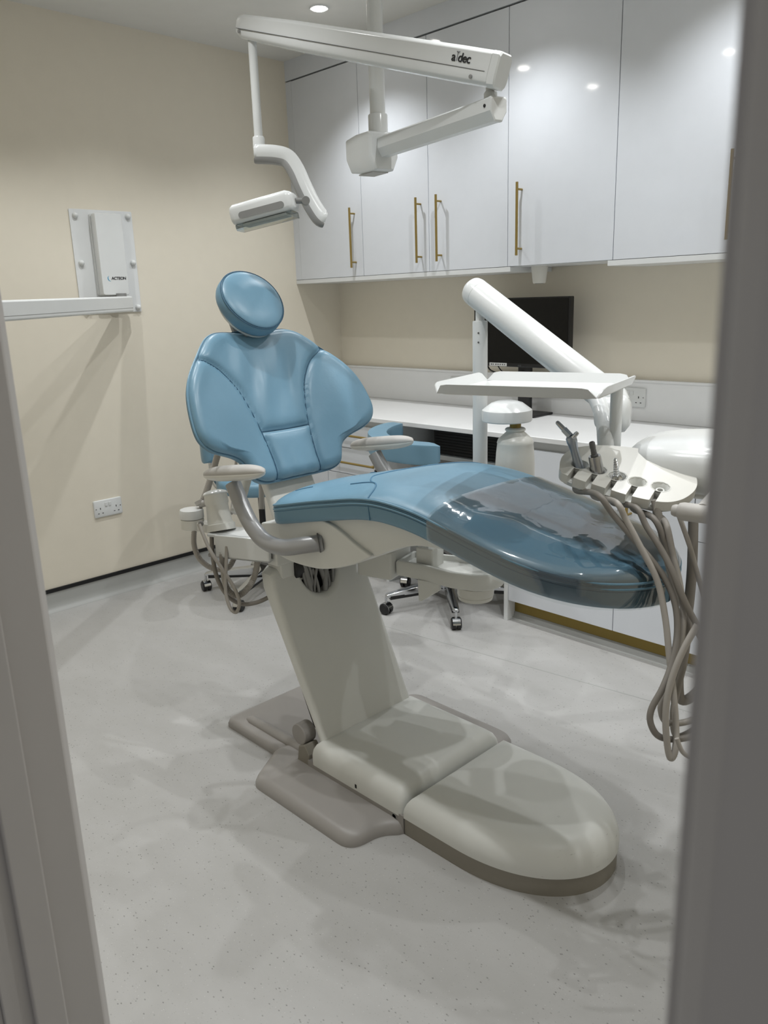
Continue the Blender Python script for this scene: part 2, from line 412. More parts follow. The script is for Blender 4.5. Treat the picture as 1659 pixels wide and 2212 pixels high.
tag(MB().box((1.696, -.600, 0), (1.716, -.021, .826)).build('end_panel', 'white_satin', bevel=.001, segs=2), 'white upright end panel reaching the floor right of the knee space', 'panel')
t = thing('base_cabinet', 'two-door white base cabinet with a vertical brass handle, beyond the foot of the chair', 'cabinet', (2.13, -.3, 0), 'white base units')
base_body(t, 1.716, 2.534)
d = MB().box((1.7175, DF-.006, .097), (2.2315, DF+.012, .788)).build('door', 'white_gloss', t, bevel=.001, segs=2)
d = MB().box((2.2345, DF-.006, .097), (2.532, DF+.012, .788)).build('door', 'white_gloss', t, bevel=.001, segs=2)
bar_handle(d, 2.289, .566, .745, DF-.006)
slab('plinth', (1.717, -.545, 0), (2.534, -.530, .0965), 'brass_dull', t)
t = thing('drawer_cabinet', 'white drawer cabinet seen behind the hoses next to the door frame', 'cabinet', (2.8, -.3, 0), 'white base units')
base_body(t, 2.534, 3.05)
for z0, z1 in ((.534, .788), (.384, .531), (.097, .381)):
    MB().box((2.5355, DF-.006, z0), (3.0485, DF+.012, z1)).build('drawer', 'white_gloss', t, bevel=.001, segs=2)
slab('plinth', (2.534, -.545, 0), (3.05, -.530, .0965), 'brass_dull', t)
# upturned vinyl along the right-hand plinth
cv = MB(); cv.prism([(0, 0), (-.024, 0), (-.022, .004), (-.008, .010), (-.003, .028), (0, .030)], lambda a, b, d: Vector((d, -.5455+a, b)), 1.716, 3.05)
struct(cv.build('baseboard_back', 'cove_vinyl', ang=60))
# knee space: shelf with a black slatted unit
t = tag(MB().box((.955, -.36, .625), (1.694, -.022, .648)).build('shelf', 'white_satin', bevel=.001, segs=2), 'white shelf inside the knee space under the worktop', 'shelf')
t = thing('computer_unit', 'black slatted computer unit on the shelf under the worktop', 'computer', (1.36, -.19, .648))
MB().box((1.05, -.335, .6485), (1.685, -.03, .80)).build('case', 'black_plastic', t, bevel=.004)
sl = MB()
for k in range(9): sl.box((1.065, -.3395, .664+.014*k), (1.67, -.3352, .670+.014*k))
sl.build('slats', 'black_matte', t, smooth=False)

# ------------------------------------------------------------------ monitor on the worktop
t = thing('computer_monitor', 'black flat monitor standing on the worktop behind the white support arm', 'monitor', (1.46, -.15, .849))
MB().box((1.170, -.160, 1.078), (1.716, -.128, 1.398)).build('casing', 'black_plastic', t, bevel=.004)
MB().box((1.178, -.1612, 1.096), (1.708, -.1598, 1.391)).build('screen', 'screen_black', t)
MB().box((1.41, -.125, .860), (1.48, -.098, 1.20)).build('stand', 'black_plastic', t, bevel=.006)
MB().box((1.33, -.20, .8495), (1.56, -.04, .860)).build('foot', 'black_plastic', t, bevel=.004)
s = MB().box((1.268, -.1620, 1.0805), (1.372, -.1612, 1.0955)).build('sticker', 'sticker', t)
ik = MB()
for k, w in ((0, .010), (1, .006), (2, .009), (3, .008), (4, .007), (5, .008), (6, .006)):
    ik.box((1.276+.0135*k, -.1624, 1.085), (1.276+.0135*k+w, -.1619, 1.091))
ik.build('print', 'ink_grey', s)
text_mesh('logo', 'msi', .013, frame((1.447, -.1612, 1.087), (1,0,0), (0,0,1), (0,-1,0)), 'ink_grey', t, space=1.05)
cb = MB(); cb.tube(spline([(1.24, -.145, 1.082), (1.27, -.15, 1.055), (1.35, -.15, 1.04), (1.43, -.14, 1.052), (1.45, -.112, 1.06)], 8), .004, 8)
cb.tube(spline([(1.30, -.14, 1.082), (1.33, -.13, 1.048), (1.42, -.125, 1.035), (1.445, -.112, 1.02)], 8), .003, 8)
cb.build('cable', 'black_plastic', t)

# ------------------------------------------------------------------ sockets
def socket(name, label, O, X, Y, Z, w=.147, group='white power sockets'):
    t = thing(name, label, 'socket', O, group)
    F = frame(O, X, Y, Z)
    mb = MB(); p = rrect(w, .086, .007)
    mb.loft([[F @ Vector((a, b, z)) for a, b in (inset(p, d) if d else p)] for d, z in ((0, 0), (0, .005), (.0015, .0075), (.004, .0085))])
    pl = mb.build('faceplate', 'white_plastic', t)
    n = 2 if w > .1 else 1
    for k in range(n):
        cx = (-.0415, .0415)[k] if n == 2 else 0
        hl = MB()
        hl.box((cx-.002, -.003, .0084), (cx+.002, .006, .0089), F)
        for q in (-.011, .011): hl.box((cx+q-.0035, -.024, .0084), (cx+q+.0035, -.0205, .0089), F)
        hl.build('pin_holes', 'black_matte', t, smooth=False)
        sx = cx*.23 if n == 2 else 0
        MB().box((sx-.0065, .010, .0084), (sx+.0065, .029, .0115), F).build('switch', 'white_plastic', t, bevel=.0015)
        sc = MB(); sc.lathe([(.003, .0084), (.003, .0092), (0, .0094)], F @ Vector((cx+(.022 if cx >= 0 else -.022), .001, 0)), F.to_3x3() @ Vector((0,0,1)), 12)
        sc.build('screw', 'steel', t)
    return t
socket('wall_socket', 'white double power socket low on the cream left wall', (0, -1.6778+.0735, .4088+.043), (0,1,0), (0,0,1), (1,0,0))
socket('wall_socket', 'white double power socket on the splashback right of the tray', (1.953, -.0202, .954), (1,0,0), (0,0,1), (0,-1,0))
socket('wall_socket', 'white double power socket on the splashback left of the tray', (.968, -.0202, .956), (1,0,0), (0,0,1), (0,-1,0))

# ------------------------------------------------------------------ downlights
def downlight(x, y, label):
    t = thing('downlight', label, 'ceiling light', (x, y, H), 'round recessed ceiling lights')
    MB().lathe([(.030, H-.0005), (.031, H-.004), (.040, H-.0045), (.044, H-.0005)], (x, y, 0), n=36).build('trim_ring', 'white_satin', t)
    MB().lathe([(.0285, H-.0008), (.0285, H-.0075), (.018, H-.0105), (0, H-.0115)], (x, y, 0), n=28).build('lamp', 'lamp_glow', t)
    ld = bpy.data.lights.new('bulb', 'SPOT'); ld.energy = LIGHT_W*(.62 if x > 3 else 1); ld.spot_size = math.radians(118); ld.spot_blend = 0.85
    ld.shadow_soft_size = .015; ld.color = (.965, .985, 1.0)
    lo = bpy.data.objects.new('bulb', ld); COL.objects.link(lo); lo.location = (x, y, H-.042); adopt(lo, t)
LIGHT_W = 31
for x, y, lb in ((.742, -.700, 'round recessed downlight seen in the ceiling behind the light arm'),
                 (.742, -1.457, 'recessed ceiling downlight mirrored in the cabinet door right of the light arm'),
                 (.760, -2.158, 'recessed ceiling downlight mirrored lower in the cabinet above the monitor'),
                 (1.635, -2.112, 'recessed ceiling downlight mirrored in the cabinet by the door frame'),
                 (1.64, -.71, 'recessed ceiling downlight above the worktop, outside the picture'),
                 (2.54, -.71, 'recessed ceiling downlight over the right part of the worktop, outside the picture'),
                 (2.54, -1.45, 'recessed ceiling downlight above the foot of the chair, outside the picture'),
                 (3.44, -.71, 'recessed ceiling downlight over the far right end of the worktop, outside the picture'),
                 (3.44, -1.45, 'recessed ceiling downlight by the right-hand wall, outside the picture'),
                 (3.44, -2.14, 'recessed ceiling downlight behind the right door frame, outside the picture'),
                 (2.54, -2.14, 'recessed ceiling downlight just inside the doorway, outside the picture')):
    downlight(x, y, lb)
w = bpy.data.worlds.new('world'); S.world = w; w.use_nodes = True
w.node_tree.nodes['Background'].inputs['Color'].default_value = (1.0, .99, .97, 1); w.node_tree.nodes['Background'].inputs['Strength'].default_value = .22
S.view_settings.view_transform = 'Standard'; S.view_settings.look = 'None'; S.view_settings.gamma = 1.0; S.view_settings.exposure = 0.0
S.view_settings.use_curve_mapping = False
S.cycles.use_denoising = True
S.cycles.max_bounces = 8; S.cycles.diffuse_bounces = 3; S.cycles.transparent_max_bounces = 12
S.cycles.sample_clamp_indirect = 8
# ------------------------------------------------------------------ the dental chair
Y0 = -1.765
ch = thing('dental_chair', 'blue vinyl dental chair on a cream and grey base in the middle of the room', 'dental chair', (2.2, Y0, 0))
def V(x, u, z): return Vector((x, Y0+u, z))
# --- base
bp = MB()
rear = [(1.548, -.20), (1.566, -.218), (2.03, -.220), (2.03, .220), (1.566, .218), (1.548, .20)]
dm = dome([(x, Y0+y) for x, y in rear], [(0, 0), (0, .016), (.006, .026), (.018, .030)]); bp.add(dm.v, dm.f)
for sg in (-1, 1):
    fl = [(1.835, .10), (1.835, .225), (1.918, .366), (2.352, .366), (2.366, .262), (2.406, .222), (2.406, .10)]
    fl = [(x, Y0+sg*y) for x, y in fl]
    if sg > 0: fl = fl[::-1]
    fr_ = [.003, .012, .03, .05, .03, .02, .003]
    dm = dome_f(fl, fr_ if sg < 0 else fr_[::-1], [(0, 0), (0, .010), (.006, .024), (.015, .032), (.03, .036)]); bp.add(dm.v, dm.f)
    # long ridge and the rising fillet beside the cover
    bp.tube([V(1.615, sg*.165, .024), V(1.64, sg*.165, .030), V(1.95, sg*.165, .034), V(2.0, sg*.175, .034)], [.012, .018, .020, .02], 16)
bp.box((2.0, Y0-.2165, 0), (2.406, Y0+.2165, .056))
bp.build('base_plate', 'grey_plastic', ch, ang=50)
for sg in (-1, 1):
    sc = MB(); sc.lathe([(.0095, 0), (.0095, .0022), (.007, .0024), (.007, .001), (0, .001)], V(2.372, sg*.2155, .040), (0, sg, 0), 20)
    sc.build('screw_cap', 'mid_grey', ch)
rc = [(2.020, -.2175), (2.403, -.2175), (2.403, .2175), (2.020, .2175)]
rc = [(x, Y0+y) for x, y in rc]
dome_f(rc, [.010, .022, .022, .010], [(0, .050), (0, .082), (.003, .100), (.010, .115), (.022, .126), (.036, .1305), (.045, .1315)]).build('base_cover', 'cream_plastic', ch, ang=50)
hk = MB(); hk.box((2.215, Y0-.2182, .058), (2.222, Y0-.2172, .070)); hk.build('cover_slot', 'black_matte', ch, smooth=False)
def nose(off):
    pts = []
    a, xc, b = .2175+off, 2.585, .318+off
    for k in range(49):
        t = -PI/2 + PI*k/48
        c, s = math.cos(t), math.sin(t)
        pts.append((xc + b*abs(c)**.93*(1 if c >= 0 else -1), Y0 + a*(abs(s)**.97)*(1 if s >= 0 else -1)))
    return [(2.4085, Y0-.2175-off)] + pts + [(2.4085, Y0+.2175+off)]
dome(nose(-.004), [(0, 0), (0, .058)]).build('base_band', 'taupe_plastic', ch, ang=50)
dome(nose(0), [(0, .052), (0, .070), (.002, .082), (.007, .096), (.016, .110), (.030, .1215), (.048, .1285), (.066, .1312), (.078, .132)]).build('base_cover', 'cream_plastic_scuffed', ch, ang=50)
# --- lift column
def cf(z): return 2.052 - (z-.13)*.470
out = []
hw = .190
out += [(-hw, .105), (-hw, .56), (-hw+.012, .60), (-hw+.04, .615), (-.074, .612)]
for k in range(13):
    a = math.radians(180 + 180*k/12); out.append((-.004 + .070*math.cos(a), .575 + .068*math.sin(a)))
out += [(.066, .612), (hw-.045, .612), (hw-.012, .585), (hw, .55), (hw, .105)]
cm = MB(); n = len(out)
def th(z): return .034 + .034*(z-.1)/.5
cm.prism(out, lambda u, z, d: V(cf(z) - d*th(z), u, z), 0, 1)
cm.build('lift_column', 'cream_plastic', ch, bevel=.016, segs=4, bang=50)
mech = MB()
mech.prism([(-.13, .10), (.13, .10), (.13, .60), (-.13, .60)], lambda u, z, d: V(cf(z)-.09-.05*d, u, z), 0, 1)
mech.rod(V(1.80, -.1, .60), V(1.80, .1, .60), .05, 24)
mech.build('lift_arm', 'black_plastic', ch, bevel=.006)
cd_ = MB()
for k, (u0, u1) in enumerate(((-.086, -.060), (-.072, -.052), (-.062, -.036), (-.048, -.02), (-.03, .015), (.0, -.035), (.018, .03), (.036, .01), (.045, .048), (-.015, -.05))):
    cd_.tube(spline([V(1.835, u0*1.1, .67), V(1.842+.004*(k % 3), (u0+u1)/2, .60), V(1.848+.005*(k % 2), u1, .53), V(1.85, u1*.9, .46)], 6), (.0055, .0085, .0045)[k % 3], 10)
cd_.build('cable_bundle', 'mid_grey', ch)
hg = MB(); hg.rod(V(1.945, -.205, .115), V(1.945, -.16, .115), .034, 24); hg.build('hinge', 'grey_plastic', ch, bevel=.004)
wd = MB(); wd.prism([(1.945, .03), (2.0, .03), (2.005, .07), (1.985, .098), (1.955, .085)], lambda a, b, d: V(a, d, b), -.215, -.165); wd.build('hinge_stop', 'taupe_plastic', ch, bevel=.003)
mb = MB(); mb.box((1.77, Y0-.150, .56), (1.838, Y0-.052, .70)); mb.box((1.76, Y0-.185, .640), (1.868, Y0+.16, .705)); mb.build('mounting_block', 'cream_plastic', ch, bevel=.006)
# --- shells under the seat
lo = smooth_tab([(1.838, .752), (1.862, .716), (1.905, .697), (1.989, .687), (2.093, .692), (2.172, .711), (2.248, .739), (2.306, .770)], 4)
hi = smooth_tab([(2.312, .776), (2.255, .795), (2.200, .819), (2.150, .834), (2.090, .836), (2.0, .812), (1.90, .792), (1.838, .780)], 4)
sh = MB(); sh.prism(lo + hi, lambda a, b, d: V(a, d, b), -.212, .212); sh.build('seat_shell', 'cream_plastic', ch, bevel=.010, segs=3, bang=50)
lo = smooth_tab([(2.225, .792), (2.300, .768), (2.368, .797), (2.433, .822), (2.495, .834), (2.60, .836), (2.72, .815)], 4)
lo[0] = (2.225, .80)
hi = [(2.72, .822), (2.60, .853), (2.50, .870), (2.40, .879), (2.30, .872), (2.20, .852), (2.08, .828), (2.12, .823), (2.18, .812)]
sh = MB(); sh.prism(lo + hi, lambda a, b, d: V(a, d, b), -.200, .200); sh.build('leg_rest_shell', 'cream_plastic', ch, bevel=.004, segs=2, bang=50)
# --- seat cushion
ZP = smooth_tab([(1.90, .842), (2.0, .864), (2.1, .887), (2.2, .908), (2.28, .924), (2.35, .932), (2.42, .931), (2.5, .922), (2.60, .900), (2.70, .877), (2.80, .854), (2.90, .836), (2.98, .826), (3.06, .818)], 6)
def zp(x): return interp(ZP, x)
XR0, XTIP = 1.905, 3.012
def sw(x):
    w = .238
    if x < XR0+.06: q = .06-(x-XR0); w = .238-.06 + math.sqrt(max(0, .06**2-q*q))
    if x > 2.66: w = .238*max(0, 1-((x-2.66)/(XTIP-2.66))**2.3)**.5
    return w
def crown(x, u):
    w = max(sw(x), 1e-4); q = min(1, abs(u)/w)
    return .036*min(1, w/.13)*(1-q**3.2)**.6
def seat_top(x, u): return zp(x) + crown(x, u)
NT = 26
def seat_ring(x, off=0, drop=.055, jit=None):
    w = sw(x)+off; z = zp(x); zb = z-drop; pts = []
    pts += [(-w+.014, zb-off), (-w+.004, zb+.004-off*.5), (-w, zb+.014), (-w-.001, z-.014), (-w-.0005, z-.003)]
    for k in range(NT+1):
        u = -math.cos(PI*k/NT)*w*.992
        pts.append((u, z + off + crown(x, u*sw(x)/w)))
    pts += [(w+.0005, z-.003), (w+.001, z-.014), (w, zb+.014), (w-.004, zb+.004-off*.5), (w-.014, zb-off)]
    if jit: pts = [(u*(1+jit(x, u)), zz+jit(x+3, u)*.25) for u, zz in pts]
    return [V(x, u, zz) for u, zz in pts]
xs = [XR0+.0005, XR0+.003, XR0+.008, XR0+.016, XR0+.028, XR0+.043, XR0+.06] + [1.98+.02*k for k in range(35)]
xs += [2.66+(XTIP-2.66)*math.sin(PI/2*k/26) for k in range(1, 26)] + [XTIP-.0004]
se = MB(); se.loft([seat_ring(x) for x in xs]); seat = se.build('seat_cushion', 'blue_vinyl', ch, ang=60)
def edge_path(dz, dw, sg_all=True):
    L = [V(x, -(sw(x)+dw), zp(x)+dz) for x in xs]; R = [V(x, sw(x)+dw, zp(x)+dz) for x in xs]
    return L + R[::-1]
pp = MB()
for dz, r in ((.003, .0030), (-.0085, .0030)):
    q = edge_path(dz, .0012); pp.loft([*[]] if 0 else [[p + Vector((0, 0, r*math.sin(2*PI*k/8))) + (p-V(2.4, 0, p.z)).normalized()*r*math.cos(2*PI*k/8) for k in range(8)] for p in q], False, True)
pp.build('piping', 'blue_vinyl', seat)
tp = MB()
for dz in (-.0028, -.0145):
    q = edge_path(dz, .0016); r = .0010
    tp.loft([[p + Vector((0, 0, r*math.sin(2*PI*k/6))) + (p-V(2.4, 0, p.z)).normalized()*r*math.cos(2*PI*k/6) for k in range(6)] for p in q], False, True)
for sg in (-1, 1):
    def on(x, u): return V(x, sg*u, seat_top(x, sg*u)+.0006)
    tp.tube(spline([on(2.335, .237), on(2.333, .225), on(2.325, .205), on(2.305, .178), on(2.275, .158), on(2.23, .150), on(2.18, .152)], 8), .0022, 8)
    tp.tube(spline([on(2.275, .158), on(2.235, .13), on(2.16, .05), on(2.15, .0)], 8), .0020, 8)
    tp.tube([V(2.338, sg*.2385, zp(2.338)-.012), V(2.342, sg*.2385, zp(2.342)-.05)], .0016, 8)
    tp.tube(spline([on(1.935, .15), on(1.955, .135), on(1.985, .125)], 6), .0016, 8)
tp.build('stitching', 'blue_thread', seat)
# --- clear protective film over the foot end
def wob(x, u): return .003*math.sin(37*x+9*u)*math.cos(21*u-13*x)
fx = [2.535+.012*k for k in range(14)] + [x for x in xs if x > 2.70]
fm = MB()
fm.loft([seat_ring(x, .0034+.0009*(1+math.sin(29*x)), .057, wob)[1:-1] for x in fx[:-1]], False)
# open sheet: drop the face strip under the cushion
nr = len(seat_ring(2.6))-2
fm.f = [f for f in fm.f if not ((f[0] % nr) == nr-1)]
fm.build('foot_cover', 'clear_film', ch, ang=80)
bpy.data.objects['foot_cover']['label'] = 'clear plastic film over the foot end'
# --- backrest
BO = Vector((1.80, Y0, .87)); bt = math.radians(26)
BV = Vector((-math.sin(bt), 0, math.cos(bt))); BN = Vector((math.cos(bt), 0, math.sin(bt))); BU = Vector((0, 1, 0))
HALF = [(0, .0205), (.05, .0200), (.09, .0195), (.125, .0205), (.150, .026), (.170, .037), (.180, .052), (.187, .070), (.197, .092), (.215, .108), (.245, .120), (.290, .131), (.320, .146), (.338, .166), (.345, .190), (.344, .225), (.337, .270), (.325, .312), (.305, .352), (.282, .384), (.256, .414), (.232, .440), (.205, .470), (.178, .495), (.150, .510), (.120, .5165), (.08, .516), (.04, .511), (0, .509)]
hs = spline([(a, b, 0) for a, b in HALF], 5)
poly = [(p.x, p.y) for p in hs] + [(-p.x, p.y) for p in hs[::-1]]
def seg_d(p, a, b):
    ax, ay = a; bx, by = b; dx, dy = bx-ax, by-ay; L = dx*dx+dy*dy
    t = 0 if L == 0 else max(0, min(1, ((p[0]-ax)*dx+(p[1]-ay)*dy)/L))
    return math.hypot(p[0]-ax-t*dx, p[1]-ay-t*dy)
def poly_d(p, pl, closed=False):
    return min(seg_d(p, pl[i], pl[i+1]) for i in range(len(pl)-1))
polyc = poly[::2] + [poly[0]]
def wing(u, v): return .062*max(0, (abs(u)-.08)/.27)**1.6
SEAM = [(.236, .424), (.212, .410), (.180, .389), (.150, .352), (.128, .313), (.112, .262), (.101, .215), (.094, .176), (.088, .12), (.085, .07), (.088, .024)]
seamR = [(p.x, p.y) for p in spline([(a, b, 0) for a, b in SEAM], 3)]
seamH = [(-.093, .178), (0, .1765), (.093, .178)]
def folds(u, v):
    g = 0
    au = abs(u)
    if v > .18 and au < .19:   # soft gathers of the loose centre panel
        k = math.sin(min(1, (v-.18)/.30)*PI)
        g += (.0042*math.cos(46*u+3*math.sin(9*v)) + .0028*math.cos(83*u-14*v+1.2))*k * max(0, 1-(au/.17)**2)
    if v < .17 and au < .09: g += .0024*math.cos(105*u+8*v)*max(0, 1-v/.12)
    return g
def bdepth(u, v, e):
    q = min(1, e/.034)
    r = .030*math.sqrt(max(0, 1-(1-q)**2)) - .030
    a = (abs(u), v)
    ds = poly_d(a, seamR); dh = poly_d((u, v), seamH) if abs(u) < .10 else 1
    dm_ = min(ds, dh)
    groove = -.010*math.exp(-(dm_/.0075)**2) - .006*math.exp(-(dm_/.022)**2)
    puff = .010*math.exp(-((abs(u)-.20)/.08)**2-((v-.26)/.11)**2)
    return wing(u, v) + r + groove + puff + folds(u, v)*min(1, dm_/.02)
# rows follow v; at each row the outline gives the half width
rows = []
mono = [(p.y, p.x) for p in hs]
vmin, vmax = .0196, .5164
def half_w(v):
    best = 0
    for (v0, u0), (v1, u1) in zip(mono, mono[1:]):
        if (v0-v)*(v1-v) <= 0:
            t = 0 if v1 == v0 else (v-v0)/(v1-v0); best = max(best, u0+(u1-u0)*t)
    return best
NR, NC = 130, 110
vs_ = [vmin + (vmax-vmin)*(.5-.5*math.cos(PI*(k+.15)/(NR+.3)))*1.0 for k in range(NR+1)]
front, back = [], []
for v in vs_:
    w = half_w(v); fr, bk = [], []
    for c in range(NC+1):
        u = -w*math.cos(PI*c/NC) if False else w*math.sin(PI/2*(2*c/NC-1))
        e = poly_d((u, v), polyc) if (w-abs(u) < .05 or v < .10 or v > .43) else .05
        fr.append(BO + BU*u + BV*v + BN*bdepth(u, v, e))
        bk.append(BO + BU*u + BV*v + BN*(wing(u, v)*.9-.058+.02*min(1, abs(u)/.3)))
    front.append(fr); back.append(bk)
rings = []
for fr, bk in zip(front, back): rings.append(fr + bk[::-1])
bb = MB(); bb.loft(rings, False)
# close the two ends with strips between front and back
for ri, fl in ((0, False), (len(rings)-1, True)):
    base = ri*(2*(NC+1))
    for c in range(NC):
        f = (base+c, base+c+1, base+2*(NC+1)-2-c, base+2*(NC+1)-1-c); bb.f.append(f)
backrest = bb.build('backrest', 'blue_vinyl', ch, ang=75)
def onb(u, v, d=.0): return BO + BU*u + BV*v + BN*(wing(u, v) + d)
bs = MB()
oc = [onb(u*1.004, v, -.030) for u, v in poly[::2]]
bs.tube(oc + [oc[0]], .0036, 8, False)
bs.build('piping', 'blue_vinyl', backrest)
sm = MB()
def ons(u, v):
    return BO + BU*u + BV*v + BN*(bdepth(u, v, min(.05, poly_d((u, v), polyc))) + .0016)
for sg in (-1, 1): sm.tube([ons(sg*u, v) for u, v in seamR], .0017, 6)
sm.tube([ons(u, v) for u, v in seamH], .0017, 6)
oc = [onb(u*1.006, v, -.0345) for u, v in poly[::2]]; sm.tube(oc + [oc[0]], .0015, 6, False)
oc = [onb(u*.992, v, -.0235) for u, v in poly[::2]]; sm.tube(oc + [oc[0]], .0012, 6, False)
sm.build('stitching', 'seam_dark', backrest)
bsh = MB(); r_ = []
for j in range(8, len(vs_)-8, 3):
    v = vs_[j]; w = half_w(v)-.014
    def bk_(u, d): return BO + BU*u + BV*v + BN*(wing(u, v)*.9-.058+.02*min(1, abs(u)/.3)-d)
    us_ = [w*(2*c/30-1) for c in range(31)]
    r_.append([bk_(u, -.004) for u in us_] + [bk_(u, .008) for u in us_[::-1]])
bsh.loft(r_); bsh.build('back_shell', 'warm_white_plastic', ch, ang=50)
sp = MB()
sp.prism([(-.105, -.10), (.085, -.10), (.085, .30), (-.105, .30)], lambda u, v, d: BO + BU*u + BV*v + BN*(-.066-.035*d), 0, 1)
sp.build('back_support', 'warm_white_plastic', ch, bevel=.012, bang=50)
# --- headrest
HC = Vector((1.589, Y0, 1.424)); ht = math.radians(35.4)
HV = Vector((-math.sin(ht), 0, math.cos(ht))); HN = Vector((math.cos(ht), 0, math.sin(ht)))
def hring(s, d, n=56, dv=0):
    return [HC + BU*(.111*s*math.cos(2*PI*k/n)*(1+.06*math.sin(2*PI*k/n))) + HV*(.112*s*math.sin(2*PI*k/n)+dv) + HN*d for k in range(n)]
hm = MB(); hm.loft([hring(s, d) for s, d in ((.001, .013), (.2, .0125), (.4, .0115), (.6, .0095), (.78, .006), (.9, .001), (.965, -.004), (.995, -.012), (1.003, -.022), (1.0, -.036), (.97, -.046), (.9, -.051), (.001, -.052))])
head = hm.build('headrest', 'blue_vinyl', ch, ang=75)
hp = MB()
for s, d, r in ((.982, -.0055, .0016), (.955, -.0018, .0010)):
    q = hring(s, d); hp.tube(q+[q[0]], r, 6, False)
hp.build('stitching', 'seam_dark', head)
hb = MB(); hb.loft([hring(s, d, dv=-.006) for s, d in ((.90, -.051), (.88, -.060), (.7, -.068), (.001, -.07))]); 
hb.build('headrest_shell', 'warm_white_plastic', ch, ang=60)
hk = MB(); hk.box((-.04, -.03, -.012), (.04, .03, .012), frame(HC - HV*.06 - HN*.072, BU, HV, HN)); hk.box((-.032, 0, 0), (.032, .20, .014), frame(BO+BV*.40-BN*.075, BU, BV, BN))
hk.build('headrest_bracket', 'mid_grey', ch, bevel=.004)
# --- armrests, both sides
for sg in (-1, 1):
    AU = .282 if sg < 0 else .312
    ar = MB()
    path = spline([V(1.800, sg*(AU-.01), .905), V(1.822, sg*(AU-.008), .873), V(1.860, sg*(AU-.003), .828), V(1.902, sg*AU, .790), V(1.955, sg*AU, .762), V(2.02, sg*(AU-.01), .755), V(2.075, sg*.245, .765), V(2.115, sg*.205, .772)], 8)
    ar.tube(path, .0235, 20); arm = ar.build('armrest_tube', 'arm_grey', ch)
    fl = MB(); fl.lathe([(.0275, 0), (.0275, .002), (.025, .003), (0, .003)], V(2.107, sg*.2125, .771), Vector((-.55, sg*.8, -.1)), 28); fl.build('arm_hole_shade', 'dark_grey', ch)  # dark disc painting the shade inside the shell opening around the tube
    def pad(z0, z1, shrink):
        rr = []
        for k in range(21):
            t = k/20; x = 1.668 + .305*t; c = .916 + .047*t
            e = math.sqrt(max(.0, 1-abs(2*t-1)**3.2))*.96+.04
            w = .029*e - shrink; hgt = e
            rr.append([V(x, sg*AU + w*math.cos(a), c + (z1 if math.sin(a) > 0 else -z0)*abs(math.sin(a))**.8*hgt) for a in [2*PI*i/20 for i in range(20)]])
        m = MB(); m.loft(rr); return m
    pd_ = pad(.004, .025, 0); pd_.build('armrest_pad', 'pad_grey', ch, ang=60)
    pl_ = pad(.022, .003, .0005); pl_.build('armrest_base', 'warm_white_plastic', ch, ang=60)
# ------------------------------------------------------------------ delivery unit: post, arm, tray, instrument head
EX = Vector((math.cos(math.radians(14.9)), math.sin(math.radians(14.9)), 0)); EY = Vector((-EX.y, EX.x, 0)); EZ = Vector((0, 0, 1))
PX, PY = 2.205, -1.400
du = thing('delivery_unit', 'white instrument delivery unit on a swinging arm beside the foot of the chair', 'dental unit', (PX, PY, .52))
# mounting link under the seat
A = at_d((872, 1212), 2.56); B = at_d((1030, 1248), 2.44); A.z = B.z = 0
ax = (B-A).normalized(); ay = Vector((-ax.y, ax.x, 0)); L = (B-A).length
def lk(a, b, z): return Vector((A.x, A.y, .016)) + ax*a + ay*b + EZ*z
pts = [(0, .065), (0, -.05), (L*.45, -.062), (L*.8, -.085)] + [(L+.085*math.sin(PI*k/10), -.085*math.cos(PI*k/10)) for k in range(1, 10)] + [(L*.8, .085)]
lm = MB(); lm.loft([[lk(a, b, z) for a, b in (inset(pts, d) if d else pts)] for d, z in ((.004, .548), (0, .553), (0, .592), (.004, .597), (.014, .597), (.016, .580), (.03, .578))])
lm.build('mounting_link', 'cream_plastic', du, ang=45)
fi = MB(); fi.prism([(L*.32, .55), (L*.62, .55), (L*.62, .525), (L*.36, .478), (L*.33, .480)], lambda a, z, d: lk(a, d, z), -.062, -.048); fi.build('link_fin', 'cream_plastic', du, bevel=.003)
gp = MB(); gp.lathe([(.050, .549), (.050, .540), (0, .540)], lk(L, -.01, 0), n=32); gp.build('hub_gap_shade', 'black_matte', du)  # black disc standing in for the shade between link and hub
hb = MB(); hb.lathe([(.053, .543), (.056, .541), (.056, .515), (.053, .512), (.0545, .510), (.052, .500), (.045, .497), (0, .497)], lk(L, -.01, 0), n=40); hb.build('link_hub', 'warm_white_plastic', du, ang=45)
bx = MB(); bx.box((-.13, -.075, .552), (-.004, .06, .645), frame((A.x, A.y, 0), ax, ay, EZ)); bx.build('link_mount', 'cream_plastic', du, bevel=.008)
mc = MB(); mc.box((.06, -.03, .585), (.12, .05, .66), frame((A.x, A.y, 0), ax, ay, EZ)); mc.build('link_cover', 'cream_plastic', du, bevel=.006)
ps = MB(); ps.lathe([(.0225, .58), (.0225, 1.335), (.0215, 1.339), (.0135, 1.340), (.0135, 1.395), (0, 1.395)], (PX, PY, 0), n=32); ps.build('post', 'white_plastic', du, ang=45)
for z in (1.305, 1.278):
    s = MB(); d = (Vector((CAM.x, CAM.y, 0))-Vector((PX, PY, 0))).normalized()
    s.lathe([(.0028, .0222), (.0028, .0234), (0, .0236)], Vector((PX, PY, z)) + ay*0, (Vector((.45, -.9, 0))).normalized(), 12); s.build('post_screw', 'dark_grey', du)
A1 = Vector((PX-.012, PY+.012, 1.412)); A2 = Vector((2.735, -1.478, 1.118)); d = (A2-A1).normalized()
am = MB(); am.lathe([(.0, -.045), (.030, -.043), (.039, -.034), (.0415, -.022), (.0415, -.0005), (.0409, 0), (.0409, .0015), (.0415, .002), (.0415, (A2-A1).length-.045), (.030, (A2-A1).length-.02), (0, (A2-A1).length-.02)], A1, d, 40)
